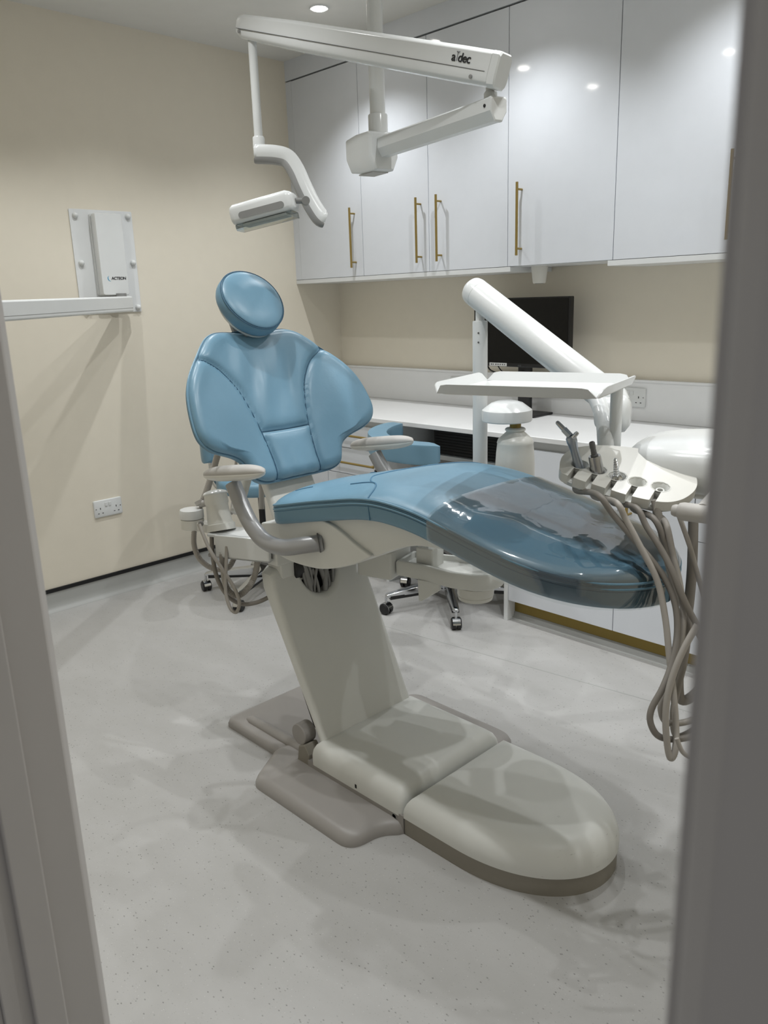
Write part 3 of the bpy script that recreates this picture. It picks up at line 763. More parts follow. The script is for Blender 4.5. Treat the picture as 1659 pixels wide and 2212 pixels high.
am.build('swing_arm', 'white_plastic', du, ang=40)
kn = MB(); c = A2 + Vector((-.030, -.008, -.005))
kn.loft([[c + EX*x + EY*(r*.9*math.cos(2*PI*k/32)) + EZ*(r*1.05*math.sin(2*PI*k/32)) for k in range(32)] for r, x in ((.001, -.045), (.034, -.043), (.044, -.034), (.047, -.015), (.047, .012), (.043, .028), (.030, .038), (.001, .041))])
kn.build('arm_knuckle', 'white_plastic', du, ang=50)
br = MB(); br.tube(spline([at_d((1283, 852), 1.99), at_d((1296, 880), 1.97), at_d((1305, 915), 1.94), at_d((1308, 950), 1.92), at_d((1310, 985), 1.92)], 6), .020, 20); br.build('arm_bracket', 'white_plastic', du)
# tray: flat plate with upturned, cut-back rims on all four sides
T0 = Vector((2.522, -1.950, 1.200)); TL, TW, TR = .365, .285, .026
tr = MB()
def tp_(a, b, z): return T0 + EX*a + EY*b + EZ*z
c = .020
outl = [(c, 0), (TL-c, 0), (TL, c), (TL, TW-c), (TL-c, TW), (c, TW), (0, TW-c), (0, c)]
tr.prism(outl, lambda a, b, d: tp_(a, b, d), -.0015, .0015)
def rim(p0, p1, nrm):
    p0, p1 = Vector(p0), Vector(p1); Lr = (p1-p0).length; t = (p1-p0)/Lr; nrm = Vector(nrm)
    prof = []
    N = 24
    for k in range(N+1):
        s = k/N*Lr; e = min(s, Lr-s); hgt = TR*(1-max(0, 1-e/.030)**2)**.5 if e < .030 else TR
        prof.append((s, hgt))
    inn, outr = [], []
    rows_ = []
    for s, hgt in prof:
        q = p0 + t*s
        row = []
        for w in (0, .33, .66, 1):
            off = nrm*(hgt*.52*w); row.append((q.x+off.x, q.y+off.y, hgt*.85*w))
        rows_.append(row)
    th_ = .0026
    rings_ = [[tp_(a, b, z) for a, b, z in row] + [tp_(a-nrm.x*th_*.9, b-nrm.y*th_*.9, z+th_*.5) for a, b, z in row[::-1]] for row in rows_]
    tr.loft(rings_)
rim((0, 0), (TL, 0), (0, -1)); rim((TL, 0), (TL, TW), (1, 0)); rim((TL, TW), (0, TW), (0, 1)); rim((0, TW), (0, 0), (-1, 0))
tr.build('tray', 'white_plastic', du, ang=50)
q0 = at_d((1331, 880), 1.90); tpz = MB(); tpz.rod((q0.x, q0.y, 1.03), (q0.x, q0.y, 1.199), .0145, 24); tpz.build('tray_post', 'white_plastic', du)
# water bottle under its cap
bc = at_d((1113, 950), 2.335); cc = at_d((1095, 895), 2.335); BX, BY = bc.x, bc.y; cz = cc.z
cap = MB(); cap.lathe([(0, .040), (.030, .039), (.046, .034), (.0725, .014), (.0735, .010), (.0735, -.016), (.071, -.019), (0, -.019)], (cc.x, cc.y, cz), n=44); cap.box((-.075, -.02, -.017), (.0, .02, .012), frame((cc.x, cc.y, cz), (Vector((cc.x-PX, cc.y-PY, 0))), (Vector((-(cc.y-PY), cc.x-PX, 0))), EZ))
cap.build('bottle_cap', 'white_plastic', du, ang=35)
bt_ = thing('water_bottle', 'translucent white water bottle hanging under the round cap on the post', 'bottle', (BX, BY, cz-.2))
bo = MB(); z0 = cz-.036
bo.lathe([(.018, 0), (.026, -.001), (.030, -.004), (.030, -.008), (.026, -.010), (.027, -.013), (.040, -.025), (.050, -.034), (.0535, -.044), (.0525, -.048), (.0555, -.075), (.0575, -.11), (.0585, -.22), (.054, -.232), (0, -.234)], (BX, BY, z0), n=40); bo.build('bottle_body', 'warm_white_plastic', bt_, ang=50)
nk = MB(); nk.rod((BX, BY, z0-.002), (BX, BY, cz-.017), .0165, 28); nk.build('neck', 'brass_dull', bt_)
# instrument holder
HP = Vector((2.787, -1.839, 1.028)); hn = Vector((.236, -.224, .946)); hx = Vector((.951, .253, -.178)).normalized(); hy = hn.cross(hx).normalized(); hn = hx.cross(hy).normalized()
def hp_(a, b, z): return HP + hx*a + hy*b + hn*z
HOLES = [(.018, .060), (.0605, .056), (.105, .052), (.150, .050), (.198, .054)]
edge = [(-.020, .035), (-.012, .016), (.0, .005), (.03, -.002), (.09, -.008), (.15, -.012), (.20, -.008), (.230, .004), (.250, .028), (.262, .065), (.262, .10), (.250, .135), (.225, .165), (.190, .186), (.150, .196), (.11, .193), (.065, .181), (.025, .163), (-.005, .140), (-.024, .11), (-.029, .08), (-.026, .055)]
es = [(p.x, p.y) for p in spline([(a, b, 0) for a, b in edge], 6, True)]
# cut a keyhole slot from the near edge to every hole
def in_slot(p): 
    return any(abs(p[0]-hx_) < .0068 and p[1] < hy_ for hx_, hy_ in HOLES)
near = [p for p in es if not in_slot(p)]
outp = []
N = len(near); done = set()
for i, p in enumerate(near):
    outp.append(p)
    nx = near[(i+1) % N]
    for k, (a, b) in enumerate(HOLES):
        if k not in done and p[0] < a <= nx[0] and p[1] < b*.7 and nx[1] < b*.7:
            done.add(k); ye = (p[1]+nx[1])/2; r = .0195
            outp += [(a-.0065, ye), (a-.0065, b-.0185)]
            for t in range(11):
                an = math.radians(251 - 322*t/10); outp.append((a+r*math.cos(an), b+r*math.sin(an)))
            outp += [(a+.0065, b-.0185), (a+.0065, ye)]
ho = MB(); ho.prism(outp, lambda a, b, d: hp_(a, b, d), -.022, 0)
ho.build('instrument_holder', 'warm_white_plastic', du, bevel=.0045, segs=3, bang=55)
low = MB(); lp = inset(es, .007); low.loft([[hp_(a, b, z) for a, b in (inset(lp, dd) if dd else lp)] for dd, z in ((0, -.0205), (.002, -.030), (.009, -.035))])
low.build('holder_base', 'cream_plastic', du, ang=50)
for a, b in HOLES:
    bw = MB(); bw.lathe([(.0218, -.001), (.0215, .0004), (.0200, .0002), (.0135, -.015), (.0105, -.022), (.0120, -.0235), (.0160, -.016), (.0218, -.0025)], hp_(a, b, 0), hn, 32)
    # ring only, without end caps
    bw.f = [f for f in bw.f if len(f) == 4]
    bw.build('holder_cup', 'cream_plastic', du, ang=60)
# control head behind the holder
HC2 = Vector((2.787, -1.839, 0)) + EX*.335 + EY*.285
def sbox(c, sx, sy, sz, e=.42, n1=28, n2=18):
    pw = lambda v, p: (abs(v)**p)*(1 if v >= 0 else -1)
    rr = []
    for j in range(n2+1):
        f = -PI/2 + PI*j/n2
        rr.append([c + EX*(sx*max(pw(math.cos(f), e), .002)*pw(math.cos(2*PI*k/n1), .6)) + EY*(sy*max(pw(math.cos(f), e), .002)*pw(math.sin(2*PI*k/n1), .6)) + EZ*(sz*pw(math.sin(f), e)) for k in range(n1)])
    return rr
ch2 = MB(); ch2.loft(sbox(Vector((HC2.x, HC2.y, 1.022)), .255, .165, .066, .62)); ch2.build('control_head', 'white_plastic', du, ang=60)
ch3 = MB(); ch3.loft(sbox(Vector((HC2.x, HC2.y, 1.000)), .235, .150, .046, .5)); ch3.build('control_base', 'warm_white_plastic', du, ang=60)
ha = MB(); g0 = at_d((1461, 1103), 1.60); gd = (EX*.96 - EY*.10).normalized()
ha.lathe([(0, -.010), (.010, -.008), (.0125, -.002), (.0125, .003), (.0165, .006), (.0185, .014), (.0185, .20), (.014, .21), (0, .212)], g0, gd, 28); ha.build('grip_handle', 'pad_grey', du, ang=40)
hs_ = MB(); hs_.tube([g0 + gd*.05 + EZ*.008, g0 + gd*.06 + EY*.09 + EZ*.02], .013, 14); hs_.build('handle_bracket', 'pad_grey', du)
# ---- hoses and the instruments at their ends
def hpath(px, d0, d1):
    n = len(px); return [at_d(p, d0 + (d1-d0)*min(1, i/(n*.5))) for i, p in enumerate(px)]
def slot_exit(k): a, b = HOLES[k]; return [hp_(a, b, -.016), hp_(a+.002, b-.008, -.034), hp_(a+.005, b-.022, -.055)]
PXS = [
 [(1290, 1068), (1325, 1112), (1375, 1172), (1430, 1240), (1457, 1300), (1463, 1365), (1452, 1430), (1432, 1485), (1408, 1530), (1405, 1560), (1420, 1588), (1450, 1597), (1490, 1592), (1540, 1575)],
 [(1330, 1085), (1353, 1124), (1387, 1188), (1420, 1255), (1437, 1335), (1446, 1420), (1455, 1500), (1460, 1570), (1459, 1618), (1450, 1638), (1443, 1620), (1438, 1565), (1441, 1510), (1455, 1455), (1478, 1400), (1506, 1350)],
 [(1373, 1096), (1397, 1138), (1430, 1190), (1455, 1240), (1475, 1290), (1497, 1335), (1530, 1390)],
 [(1412, 1120), (1436, 1172), (1456, 1240), (1476, 1300), (1487, 1350), (1480, 1420), (1466, 1480), (1454, 1540), (1460, 1588), (1490, 1582), (1530, 1550)],
 [(1438, 1130), (1454, 1200), (1468, 1260), (1476, 1330), (1468, 1400), (1452, 1460), (1432, 1510), (1428, 1535), (1440, 1560), (1480, 1560), (1530, 1540)]]
DEP = [(1.66, 1.575), (1.65, 1.56), (1.66, 1.60), (1.65, 1.615), (1.645, 1.59)]
HCOL = ['hose_dark', 'hose_grey', 'hose_dark', 'hose_dark', 'hose_grey']
def hose(k, parent, r=.0066):
    m = MB(); m.tube(spline(slot_exit(k) + hpath(PXS[k], *DEP[k]), 8), r, 12); return m.build('tubing', HCOL[k], parent)
gn = 'instrument hoses under the holder'
a0 = hp_(*HOLES[0], -.012)
sy = thing('air_water_syringe', 'grey air and water syringe with a nozzle standing in the first holder cup', 'syringe', a0)
axs = (hn*.92 - hx*.42 + hy*.12).normalized()
m = MB(); m.lathe([(.0105, -.004), (.0105, .016), (.0090, .030), (.0088, .046), (.0105, .058), (.0118, .064), (.0118, .074), (.0090, .078), (0, .079)], a0, axs, 20); m.build('body', 'steel_matt', sy, ang=60)
tip = a0 + axs*.077; nd = (hn*.42 - hx*.85 + hy*.30).normalized()
m = MB(); m.rod(tip, tip + nd*.022, .0080, 6); m.build('collar', 'steel_matt', sy)
m = MB(); m.lathe([(.0058, .016), (.0056, .030), (.0048, .044), (.003, .047), (0, .047)], tip, nd, 16); m.build('nozzle', 'steel', sy)
for s in (-1, 1):
    m = MB(); m.lathe([(.005, 0), (.005, .005), (.0042, .009), (0, .0105)], tip + axs*.002 + hx*.008 - hy*.006*s , (axs*.6+hx*.6).normalized(), 14); m.build('button', 'chrome', sy)
hose(0, sy)
a1 = hp_(*HOLES[1], -.006); axs = (hn*.93 - hx*.32 + hy*.05).normalized()
mo = thing('motor_coupling', 'brushed steel motor coupling with a short spigot in the second holder cup', 'dental instrument', a1)
m = MB(); m.lathe([(.0150, -.006), (.0145, .0), (.0136, .036), (.0128, .038), (.0128, .0395), (.0080, .0395), (0, .0395)], a1, axs, 28); m.build('motor_body', 'steel', mo, ang=40)
m = MB(); m.lathe([(.0080, .038), (.0080, .042), (.0058, .043), (.0066, .047), (.0058, .049), (.0066, .052), (.0056, .054), (.0064, .058), (.0064, .070), (.0050, .072), (.0038, .072), (.0038, .064), (0, .064)], a1, axs, 20); m.build('spigot', 'dark_grey', mo, ang=40)
hose(1, mo)
a2 = hp_(*HOLES[2], -.008); axs = (hn*.95 - hx*.22 + hy*.05).normalized()
hc = thing('handpiece_coupling', 'thin ribbed chrome coupling standing in the third holder cup', 'dental instrument', a2)
m = MB(); pr = [(.0135, 0), (.014, .003), (.011, .007), (.008, .010)]
zz = .011
for k in range(7): r = .0066-.00045*k; pr += [(r, zz), (r, zz+.0028), (r-.0014, zz+.0032), (r-.0014, zz+.0050)]; zz += .0054
pr += [(.002, zz), (.0, zz+.001)]
m.lathe(pr, a2, axs, 18); m.build('connector', 'chrome', hc, ang=30)
hose(2, hc)
a3 = hp_(*HOLES[3], -.03)
h3 = thing('instrument_hose', 'grey hose under the empty fourth holder cup', 'hose', a3, gn); hose(3, h3)
a4 = hp_(*HOLES[4], -.014)
h4 = thing('instrument_hose', 'grey hose with a round metal end sitting in the fifth holder cup', 'hose', a4, gn); hose(4, h4)
m = MB(); m.lathe([(.0098, -.012), (.0098, .004), (.0086, .006), (.0062, .006), (.0062, -.002), (0, -.002)], a4, hn, 28); m.build('hose_end', 'cream_plastic', h4, ang=40)
m = MB(); m.lathe([(.0060, -.003), (.0060, -.0012), (0, -.0012)], a4, hn, 20); m.build('contacts', 'dark_grey', h4)
um = MB(); um.tube(spline([at_d(p, 1.70) for p in ((1498, 1090), (1497, 1160), (1494, 1240), (1486, 1320), (1474, 1390), (1466, 1450), (1470, 1510), (1500, 1500), (1540, 1450))], 8), .0105, 14); um.build('supply_hose', 'hose_dark', du)
um = MB(); um.tube(spline([at_d(p, 1.63) for p in ((1466, 1112), (1490, 1180), (1505, 1235), (1522, 1300), (1540, 1400))], 8), .0050, 12); um.build('thin_hose', 'hose_grey', du)
um = MB(); um.tube(spline([at_d(p, 1.66) for p in ((1415, 1080), (1430, 1150), (1448, 1230), (1468, 1290), (1500, 1350), (1540, 1420))], 8), .0085, 12); um.build('vacuum_hose', 'hose_grey', du)
um = MB(); um.tube(spline([at_d(p, 1.52) for p in ((1462, 1595), (1475, 1625), (1500, 1638), (1540, 1640))], 8), .0045, 12); um.build('foot_control_hose', 'hose_grey', du)

# ------------------------------------------------------------------ ceiling-hung dental light
pl0 = at_d((816, 250), 2.55); LX, LY = pl0.x, pl0.y
dl = thing('dental_light', 'white jointed dental light hanging from a pole in the ceiling', 'dental light', (LX, LY, H))
m = MB(); m.rod((LX, LY, 1.955), (LX, LY, H-.002), .0245, 32); m.build('pole', 'white_plastic', dl)
m = MB(); m.lathe([(.031, 1.905), (.031, 1.978), (.029, 1.981), (.0, 1.981)], (LX, LY, 0), n=32); m.build('pole_collar', 'white_plastic', dl, ang=40)
m = MB(); m.lathe([(.085, H-.001), (.085, H-.02), (.05, H-.03), (0, H-.03)], (LX, LY, 0), n=40); m.build('ceiling_plate', 'white_plastic', dl, ang=40)
R0 = at_d((838, 316), 2.53); R1 = at_d((1071, 245), 2.085); R1.z = R0.z
bx_ = (R1-R0).normalized(); by_ = Vector((-bx_.y, bx_.x, 0))
Fb = frame((R0.x, R0.y, R0.z), bx_, by_, EZ)
def octo(w, zl, zh, ch_l, ch_h): return [(-w+ch_l, zl), (w-ch_l, zl), (w, zl+ch_l*2.2), (w, zh-ch_h), (w-ch_h, zh), (-w+ch_h, zh), (-w, zh-ch_h), (-w, zl+ch_l*2.2)]
m = MB(); 
secs = []
for a, w, zl, zh in ((-.200, .040, -.048, .038), (-.190, .047, -.056, .046), (-.115, .054, -.066, .050), (-.03, .054, -.068, .048), (-.020, .048, -.064, .042)):
    secs.append([Fb @ Vector((a, u, z)) for u, z in octo(w, zl, zh, .018, .004)])
m.loft(secs); m.build('pivot_box', 'white_plastic', dl, bevel=.004, segs=2, bang=25)
m = MB(); m.box((-.14, -.03, -.0705), (-.05, .03, -.066), Fb); m.build('pivot_plate', 'pad_grey', dl, bevel=.001)
ln = (R1-R0).length
def bsec(a, w, h): return [Fb @ Vector((a, u, z)) for u, z in ((-w*.45, -h), (w*.45, -h), (w, -h*.15), (w, h*.85), (w*.85, h), (-w*.85, h), (-w, h*.85), (-w, -h*.15))]
m = MB(); m.loft([bsec(-.05, .027, .029), bsec(ln, .027, .029)]); m.build('lower_arm', 'white_plastic', dl, ang=25)
m = MB(); m.loft([bsec(ln, .0275, .030), bsec(ln+.010, .0275, .030), bsec(ln+.013, .024, .026)]); m.build('arm_cap', 'white_plastic', dl, ang=25)
s = MB(); s.lathe([(.0042, .0), (.0042, .002), (0, .0022)], Fb @ Vector((ln-.012, -.0272, .010)), -by_, 14); s.build('arm_screw', 'ink', dl)
E1 = R1 - bx_*.022
Ur = at_d((1085, 152), 2.03); Ul = at_d((526, 56), 2.50)
ud = (Ur-Ul).normalized()
tt = ((E1.x-Ul.x)*ud.x + (E1.y-Ul.y)*ud.y)/(ud.x**2+ud.y**2); top_z = Ul.z + ud.z*tt
m = MB(); m.rod((E1.x, E1.y, R1.z+.028), (E1.x, E1.y, top_z-.02), .0125, 20); m.build('elbow_pin', 'white_plastic', dl)
m = MB(); m.lathe([(.0175, 0), (.0175, .016), (.015, .020), (0, .020)], (E1.x, E1.y, R1.z+.028), n=24); m.build('elbow_collar', 'white_plastic', dl, ang=40)
un = EZ - ud*EZ.dot(ud); un.normalize(); us = un.cross(ud).normalized()      # us: sideways
if us.dot(CAM-Ur) < 0: us = -us
Fu = frame(Ul, ud, us, un)
LU = (Ur-Ul).length
def usec(a, w, zl, zh):
    p = [(-w*.62, zl), (w*.62, zl), (w*.9, zl+.008), (w, zl+.022), (w*.96, zh-.010), (w*.72, zh-.001), (-w*.72, zh-.001), (-w*.96, zh-.010), (-w, zl+.022), (-w*.9, zl+.008)]
    return [Fu @ Vector((a, u, z)) for u, z in p]
m = MB(); m.loft([usec(-.012, .022, -.020, .020), usec(-.006, .026, -.030, .026), usec(.02, .030, -.037, .031), usec(.25, .032, -.042, .036), usec(LU-.12, .034, -.044, .040), usec(LU-.02, .034, -.043, .040)])
m.build('spring_arm', 'white_plastic', dl, bevel=.003, segs=2, bang=25, ang=30)
m = MB(); m.loft([usec(LU-.02, .0335, -.046, .0405), usec(LU, .0335, -.045, .040), usec(LU+.004, .030, -.040, .036)]); m.build('arm_cap', 'white_plastic', dl, ang=25)
m = MB(); m.box((.004, .0298, -.0128), (.27, .0338, -.0114), Fu); m.box((.27, .0318, -.0128), (LU-.03, .0349, -.0114), Fu); m.build('arm_groove', 'dark_grey', dl, smooth=False)
for a, z in ((.018, -.020), (LU-.068, -.029)):
    s = MB(); s.lathe([(.0050, 0), (.0050, .0022), (.004, .003), (0, .003)], Fu @ Vector((a, .0315 if a < .1 else .0335, z)), us, 18); s.build('arm_screw', 'mid_grey', dl)
# maker's mark on the arm
ori = Fu @ Vector((LU-.112, .0349, .010))
xd = ud if ud.dot(RGT) > 0 else -ud
tm = frame(ori, xd, un, us)
text_mesh('logo', 'a', .030, tm @ Matrix.Translation((-.0195, -.0015, 0)), 'ink', dl, bold=.0004)
text_mesh('logo', 'dec', .030, tm @ Matrix.Translation((.0135, -.0015, 0)), 'ink', dl, bold=.0004, space=.92, shear=.08)
cg = MB()
for k, (sx_, hh) in enumerate(((-1, .0), (1, 0))):
    for j in range(3): cg.box((-.0088 + sx_*(.0008+.0016*j), .0085+.001*j, 0), (-.0088 + sx_*(.0008+.0016*j)+.0012, .0105+.0013*j, .0005), tm)
cg.box((-.0094, -.010, 0), (-.0082, .013, .0005), tm); cg.build('logo_mark', 'ink_grey', dl, smooth=False)
# drop tube, cranked handle, lamp head
D0 = Fu @ Vector((.041, 0, -.02)); D1 = at_plane((562, 300), D0, Vector((FWD.x, FWD.y, 0))); D1.x, D1.y = D0.x, D0.y; DD = (D1-CAM).dot(FWD)
m = MB(); m.rod((D1.x, D1.y, D1.z), (D1.x, D1.y, D0.z+.01), .0135, 24); m.build('drop_tube', 'white_plastic', dl)
m = MB(); m.lathe([(.0195, -.028), (.0190, .003), (.0175, .006), (0, .006)], (D1.x, D1.y, D1.z), n=28); m.build('drop_collar', 'white_plastic', dl, ang=40)
vd = (Vector((CAM.x, CAM.y, 0))-Vector((D1.x, D1.y, 0))).normalized()
hpts = spline([at_d(p, DD) for p in ((548, 331), (570, 331), (598, 333), (622, 341), (640, 366), (656, 402), (674, 438), (692, 466), (704, 473))], 5)
def sweep(pts_, sec_fn):
    rr = []
    for i, p in enumerate(pts_):
        t = (pts_[min(i+1, len(pts_)-1)]-pts_[max(i-1, 0)]).normalized(); nn = vd.cross(t).normalized()
        if nn.dot(UPV) < 0 and i < 4: nn = -nn
        rr.append((p, t, nn))
    ref = rr[0][2]; out_ = []
    for i, (p, t, nn) in enumerate(rr):
        if nn.dot(ref) < 0: nn = -nn
        ref = nn; out_.append([p + vd*u + nn*w for u, w in sec_fn(i/(len(pts_)-1))])
    return out_
def sec_w(t):
    s = min(1, (t+.03)/.06)*min(1, (1.06-t)/.16)**.5; return [(a*.022*(.8+.2*s), b*.021*s+.004) for a, b in ((-.8, -1), (.8, -1), (1, -.4), (1, .4), (.7, .95), (0, 1.08), (-.7, .95), (-1, .4), (-1, -.4))]
def sec_g(t):
    s = min(1, (t+.03)/.06)*min(1, (1.06-t)/.16)**.5; return [(a*.0205*(.8+.2*s), b*.0085*s-.022) for a, b in ((-.7, -1), (.7, -1), (1, 0), (1, 1), (-1, 1), (-1, 0))]
m = MB(); m.loft(sweep(hpts, sec_w)); m.build('lamp_arm', 'white_plastic', dl, ang=50)
m = MB(); m.loft(sweep(hpts, sec_g)); m.build('lamp_arm_grip', 'mid_grey', dl, ang=50)
ha_, hb_ = at_d((508, 474), 2.50), at_d((640, 439), 2.46)
lx_ = (hb_-ha_).normalized(); lz_ = (EZ - lx_*EZ.dot(lx_)).normalized(); ly_ = lz_.cross(lx_)
if ly_.dot(CAM-ha_) < 0: ly_ = -ly_
# tip the head a little so the lens looks down and towards the chair
tl = math.radians(0); lz2 = lz_*math.cos(tl) + ly_*math.sin(tl); ly2 = ly_*math.cos(tl) - lz_*math.sin(tl)
Fh = frame((ha_+hb_)/2, lx_, ly2, lz2)
LL = (hb_-ha_).length/2
def hsec(a, w, zl, zh, r): return [Fh @ Vector((a, u, z+(zl+zh)/2)) for u, z in rrect(2*w, zh-zl, r, 4)]
m = MB(); m.loft([hsec(-LL-.004, .030, -.010, .024, .010), hsec(-LL+.001, .040, -.018, .033, .014), hsec(-LL+.012, .046, -.022, .038, .016), hsec(LL-.02, .046, -.022, .040, .016), hsec(LL-.006, .040, -.018, .034, .014), hsec(LL, .032, -.010, .026, .010)])
m.build('lamp_head', 'white_plastic', dl, ang=50)
m = MB(); m.loft([[Fh @ Vector((a*1.0, .0462+d, z)) for a, z in rrect(2*LL-.055, .020, .0099, 5)] for d in (-.002, .0012)]); m.build('lamp_grip', 'mid_grey', dl, ang=50)
m = MB(); m.loft([hsec(-LL+.008, .040, -.040, -.0215, .006), hsec(LL-.010, .042, -.040, -.0215, .006)]); m.build('lens', 'clear_lens', dl, ang=50)
m = MB(); m.box((-LL+.03, -.03, -.031), (LL-.03, .036, -.0225), Fh); m.build('reflector', 'white_plastic', dl, bevel=.002)
m = MB()
for q in (.1, .5): m.lathe([(.006, -.0225), (.006, -.034), (0, -.035)], Fh @ Vector((LL*q, .02, 0)), Fh.to_3x3() @ Vector((0, 0, 1)), 14)
jn = MB(); j0 = Fh @ Vector((LL-.004, 0, .008)); j1 = at_d((660, 434), 2.47); jn.tube([j0, j1], .0085, 16); jn.rod(j1 - vd*.014, j1 + vd*.014, .013, 20); jn.build('lamp_joint', 'mid_grey', dl, bevel=.001)

# ------------------------------------------------------------------ wall arm on the left wall
xa = thing('wall_support', 'white folding support arm on a square plate screwed to the left cream wall', 'wall arm', (0, -1.46, 1.62))
m = MB(); F0 = frame((0, -1.4625, 1.6215), (0, 1, 0), (0, 0, 1), (1, 0, 0)); p = rrect(.308, .463, .006)
m.loft([[F0 @ Vector((a, b, z)) for a, b in p] for z in (0.0005, .006)]); m.build('wall_plate', 'white_satin', xa, bevel=.0012)
for y, z in ((-1.590, 1.825), (-1.331, 1.830), (-1.588, 1.617), (-1.329, 1.619), (-1.327, 1.411), (-1.588, 1.411)):
    m = MB(); m.lathe([(.013, .006), (.013, .012), (.0115, .018), (.007, .022), (0, .0235)], (0, y, z), (1, 0, 0), 20); m.build('screw_cap', 'white_plastic', xa, ang=50)
m = MB(); F1 = frame((0, -1.459, 1.652), (0, 1, 0), (0, 0, 1), (1, 0, 0))
m.loft([[F1 @ Vector((a, b, z)) for a, b in rrect(w, h, .008, 3)] for w, h, z in ((.136, .365, .006), (.136, .365, .022), (.128, .360, .0225), (.128, .360, .030), (.134, .365, .0305), (.134, .365, .060), (.128, .360, .065))])
cv_ = m.build('pivot_cover', 'white_plastic', xa, ang=35)
text_mesh('logo', 'ACTEON', .0185, frame((.0652, -1.440, 1.545), (0, 1, 0), (0, 0, 1), (1, 0, 0)), 'ink', cv_, bold=.0006, space=.95, shear=.08)
m = MB(); aw = []
for k in range(13):
    a = math.radians(130 + 130*k/12); w = .0014*math.sin(PI*k/12)+.0003; aw.append((a, w))
o_ = [(math.cos(a)*(.014+w)*1.15, math.sin(a)*(.014+w)) for a, w in aw] + [(math.cos(a)*(.014-w)*1.15, math.sin(a)*(.014-w)) for a, w in aw[::-1]]
m.prism(o_, lambda a, b, d: Vector((.0652+d, -1.478+a, 1.546+b)), 0, .0006); m.build('logo_swoosh', 'ink_blue', cv_, smooth=False)
A0 = Vector((.072, -1.440, 1.427)); dv = Vector((.664, -.808, -.014)).normalized(); sv = Vector((-dv.y, dv.x, 0)).normalized(); uv = dv.cross(sv)
if uv.z < 0: uv = -uv
Fa = frame(A0, dv, sv, uv)
m = MB(); sec = [(-.026, -.036), (.026, -.036), (.030, -.030), (.030, .030), (.024, .036), (-.024, .036), (-.030, .030), (-.030, -.030)]
m.loft([[Fa @ Vector((a, u, z)) for u, z in sec] for a in (-.055, 1.38)]); m.build('arm_bar', 'white_plastic', xa, bevel=.002, segs=2, bang=20, ang=30)
m = MB(); m.box((-.05, .0296, -.0195), (1.37, .0306, -.0180), Fa); m.box((-.05, -.0306, -.0195), (1.37, -.0296, -.0180), Fa); m.build('arm_groove', 'mid_grey', xa, smooth=False)
m = MB(); m.lathe([(.024, .034), (.024, .050), (0, .050)], A0, (0, 0, 1), 24); m.build('arm_pivot', 'mid_grey', xa)

# ------------------------------------------------------------------ stools
def star_base(t, c, rot, R=.30):
    m = MB(); m.lathe([(.034, .075), (.036, .082), (.036, .118), (.028, .128), (.018, .132), (.0, .132)], c, n=28); m.build('hub', 'chrome', t, ang=45)
    for k in range(5):
        a = math.radians(rot + 72*k); dx = Vector((math.cos(a), math.sin(a), 0)); dy = Vector((-dx.y, dx.x, 0)); Fl = frame(c, dx, dy, EZ)
        def ls(x, w, zl, zh): return [Fl @ Vector((x, u, z)) for u, z in ((-w, zl), (w, zl), (w, zh-.004), (w*.5, zh), (-w*.5, zh), (-w, zh-.004))]
        m = MB(); m.loft([ls(.02, .020, .082, .128), ls(R*.5, .018, .083, .118), ls(R, .015, .080, .100), ls(R+.014, .010, .080, .092)]); lg = m.build('leg', 'chrome', t, bevel=.002, segs=2, bang=35)
        m = MB(); m.box((.05, -.0165, .070), (R-.005, .0165, .0865), Fl); m.build('leg_underside', 'black_plastic', lg)
        m = MB(); wc = Fl @ Vector((R+.012, 0, 0)); sw_ = dy if k % 2 else (dy*.5 + dx*.86)
        sw_ = sw_.normalized(); fw = Vector((-sw_.y, sw_.x, 0))
        for s in (-1, 1): m.lathe([(.012, -.008), (.0255, -.008), (.0265, -.005), (.0265, .006), (.022, .010), (0, .010)], wc + sw_*(.0125*s) + EZ*.0265, sw_*s, 24)
        m.build('caster_wheels', 'black_plastic', t, ang=40)
        m = MB(); m.tube([wc + EZ*.0265 + (fw*math.cos(b) + EZ*math.sin(b))*.0285 for b in [math.radians(-8 + 20*q) for q in range(10)]], .0, 4) if False else None
        m = MB(); rr = []
        for q in range(11):
            b = math.radians(5 + 17*q); e = fw*math.cos(b) + EZ*math.sin(b); o_ = wc + EZ*.0265
            rr.append([o_ + e*.0275 - sw_*.017, o_ + e*.0275 + sw_*.017, o_ + e*.0295 + sw_*.017, o_ + e*.0295 - sw_*.017])
        m.loft(rr); m.rod(wc + EZ*.055, wc + EZ*.082, .006, 12); m.build('caster_hood', 'chrome', t, ang=40)
def cushion_disc(t, name, c, r, z0, z1, m_='blue_vinyl'):
    m = MB(); m.lathe([(r*.9, z0), (r*.985, z0+.006), (r, z0+.02), (r, z1-.022), (r*.985, z1-.010), (r*.93, z1-.002), (r*.8, z1+.004), (r*.5, z1+.007), (0, z1+.008)], c, n=56); return m.build(name, m_, t, ang=60)
def arc_cushion(t, name, c, R, a0, a1, z0, z1, th_, lean=0):
    rr = []; N = 28
    for k in range(N+1):
        s = k/N; a = math.radians(a0+(a1-a0)*s); e = min(1, min(s, 1-s)/.10); e = math.sqrt(max(.02, 1-(1-e)**2))
        dr = Vector((math.cos(a), math.sin(a), 0)); zc = (z0+z1)/2 + lean*(s-.5); hz = (z1-z0)/2*(.75+.25*e)
        rr.append([c + dr*(R + u*th_/2*e) + EZ*(zc + w) for u, w in [(x*2/1.0, y) for x, y in [(p_[0]/1.0, p_[1]) for p_ in rrect(1.0, 2*hz, min(.3, hz*.55), 4)]]])
    m = MB(); m.loft(rr); return m.build(name, 'blue_vinyl', t, ang=60)
c1 = Vector((.545, -1.06, 0))
s1 = thing('operator_stool', 'blue wheeled stool with a low back, half hidden behind the dental chair', 'stool', c1)
